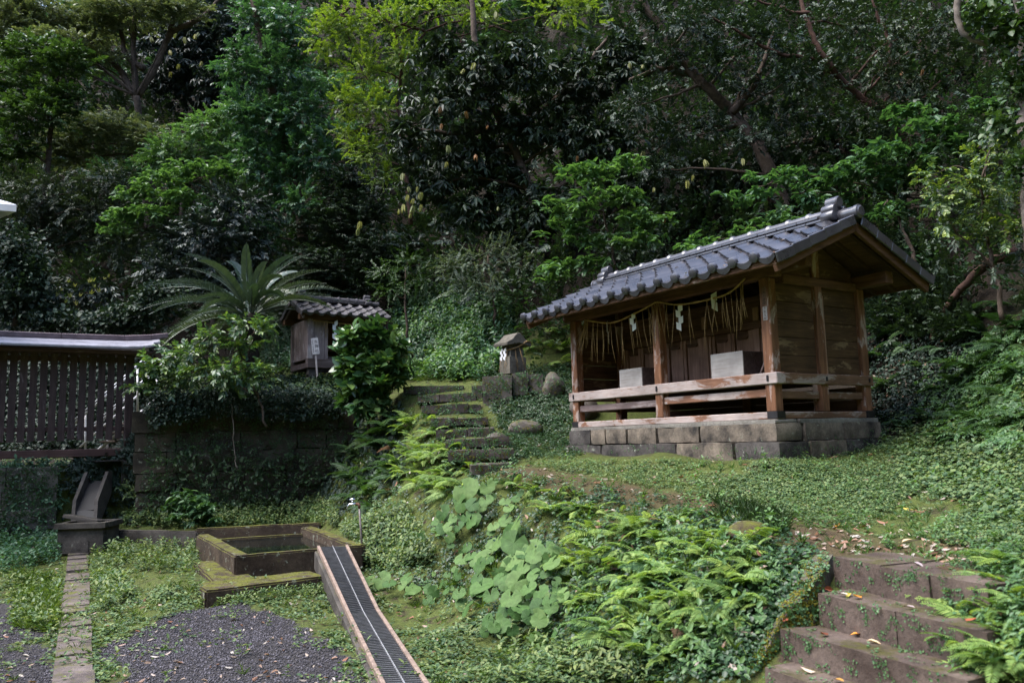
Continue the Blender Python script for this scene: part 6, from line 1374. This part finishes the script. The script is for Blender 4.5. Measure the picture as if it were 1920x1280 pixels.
# ------------------------------------------------------------------ moss tufts on stones, basin and steps; single fallen leaves; small extras
LM['moss'] = leaf_mat('moss_tuft', [(.06, .06, .010), (.11, .105, .014), (.17, .15, .02)], .15, .8, .1, .3)
dark_grass = foliage('dark_grass', [place(T_['grass'], *(lambda P: (P, unit(np.cross(terr_n(P[:, 0], P[:, 1]), rng.normal(size=P.shape))), rng.uniform(.4, .8, len(P))))(scatter_px([(1320, 935), (1480, 965), (1470, 1010), (1350, 975)], 150)))], LM['mid']); tag(dark_grass, kind='stuff')
def tuft(key, s0_, s1_, frac=1.0):
    P, N = CZ[key]
    if len(P) == 0: return np.zeros((0, 3)), np.zeros((0, 4), int)
    return place(T_['clover'], P, unit(np.cross(N, rng.normal(size=P.shape))), rng.uniform(s0_, s1_, len(P)), up=N, rollj=.2)
mt_ = foliage('moss', [tuft('basin', .14, .30), tuft('far', .25, .6), tuft('cheek', .25, .6)], LM['moss']); tag(mt_, kind='stuff')
sw = foliage('stone_weeds', [tuft('far2', .4, .95), tuft('near', .3, .75), tuft('cheek2', .4, .9), tuft('plinth', .2, .5)], LM['layer']); tag(sw, kind='stuff')
ww = foliage('wall_weeds', [tuft('wall', .4, 1.3), tuft('low', .5, 1.3)], LM['mid']); tag(ww, kind='stuff')
rp_ = []
for a, b in up_edges:
    k = rng.uniform(0, 1, 26)[:, None]; rp_.append(a + (b - a) * k + np.stack([rng.uniform(-.05, .05, 26), rng.uniform(-.02, .06, 26), -rng.uniform(.11, .20, 26)], 1))
rp_ = np.vstack(rp_); rw = foliage('riser_weeds', [place(T_['clover'], rp_, unit(rng.normal(size=rp_.shape) * [1, .3, .6]), rng.uniform(.5, 1.1, len(rp_)), up=np.tile([0, -.7, .7], (len(rp_), 1)), rollj=.3)], LM['layer']); tag(rw, kind='stuff')
LF = [mesh_py('fallen_leaf', leaf6(.085, .034, f_, c_), [(0, 1, 2, 3), (0, 3, 4, 5)]) for f_, c_ in ((.5, .2), (-.3, -.25), (.7, -.1))]
cols_ = {'rust red': (.24, .065, .03), 'orange': (.42, .19, .04), 'pale tan': (.42, .34, .27), 'brown': (.10, .055, .035), 'yellow': (.45, .34, .06), 'pinkish grey': (.30, .23, .23)}
LC = {k: leaf_mat('fallen_' + k.replace(' ', '_'), [v, tuple(1.15 * q for q in v)], .05, .6, .3, .2) for k, v in cols_.items()}
seen_l = {}
for (cx, cy_, col_, where), (l, nr, ob) in zip(LEAFSPOT, LEAFHIT):
    if l is None: continue
    me = LF[len(seen_l) % 3].copy(); me.materials.append(LC[col_]); o = link('fallen_leaf', me); nr = unit(nr + np.array([0, 0, .6])); o.matrix_world = Matrix.Translation(Vector(l + nr * .012)) @ (Vector(nr).to_track_quat('Z', 'Y').to_matrix() @ Matrix.Rotation(rng.uniform(0, 6.28), 3, 'Z')).to_4x4() @ Matrix.Diagonal((.9, .9, .9, 1))
    seen_l[len(seen_l)] = 1; tag(o, '%s fallen leaf %s' % (col_, where), 'leaf', 'fallen leaves by the near steps')
# buttercups beside the near steps
def buttercup():
    V_ = [(0, 0, 0)]; Fc = []
    for k in range(5):
        a = 2 * math.pi * k / 5; b0 = len(V_); V_ += [(.008 * math.cos(a - .5), .008 * math.sin(a - .5), .003), (.017 * math.cos(a), .017 * math.sin(a), .009), (.008 * math.cos(a + .5), .008 * math.sin(a + .5), .003)]; Fc.append((0, b0, b0 + 1, b0 + 2))
    return mesh_py('petals', V_, Fc)
bm_ = buttercup(); bm_.materials.append(plain('buttercup', (.75, .50, .02), .5, .3, 0, .1))
for i, (px, py) in enumerate(((1832, 1112), (1840, 1117), (1838, 1121), (1859, 1125), (1834, 1138), (1823, 1150), (1838, 1147), (1898, 1201))):
    hp = hits([(px, py + 14)])[0]; top = Py(px, py, hp[1] - .03); fl = empty('buttercup', tuple(hp)); tag(fl, 'tiny yellow flower among the ferns beside the near steps', 'flower', 'yellow flowers by the near steps')
    o = link('petals', bm_, None, fl); o.location = top - hp; o.rotation_euler = (R_(40), 0, i); tube('stem', [(0, 0, 0), (top - hp) * .6 + [.005, 0, 0], top - hp - [0, 0, .002]], .0018, stem_m, fl, 4)
# exposed root on the shaded bank beyond the gable
rt = spline([Py(1905, 470, 8.9), Py(1850, 495, 9.2), Py(1800, 545, 9.5), Py(1765, 590, 9.8), Py(1745, 640, 10.0)], 6, .01); o = tube('leaning_root', rt - rt[-1], np.linspace(.06, .03, len(rt)), bark_red, None, 8); o.location = rt[-1]; tag(o, 'thick bare root slanting down the dark bank beyond the gable', 'root')

# leaf bits lying in the tile channels of the hall roof
ry = rng.uniform(RY0 + .1, RY1 - .1, 46); rs_ = rng.uniform(.0, 1.2, 46) ** 1.3; Pr = np.array([sh_world((XE + s_ * math.cos(ang), y_, ZE + s_ * math.sin(ang) + .05)) for y_, s_ in zip(ry, rs_)])
nr_ = sh_world((-math.sin(ang), 0, math.cos(ang))) - sh_world((0, 0, 0)); rl = foliage('roof_litter', [place([leaf6(.06, .022, .4, .2)], Pr, rng.normal(size=Pr.shape) * [1, 1, .2], rng.uniform(.4, 1.0, len(Pr)), up=np.tile(nr_, (len(Pr), 1)), rollj=.15)], LM['litter']); tag(rl, kind='stuff')
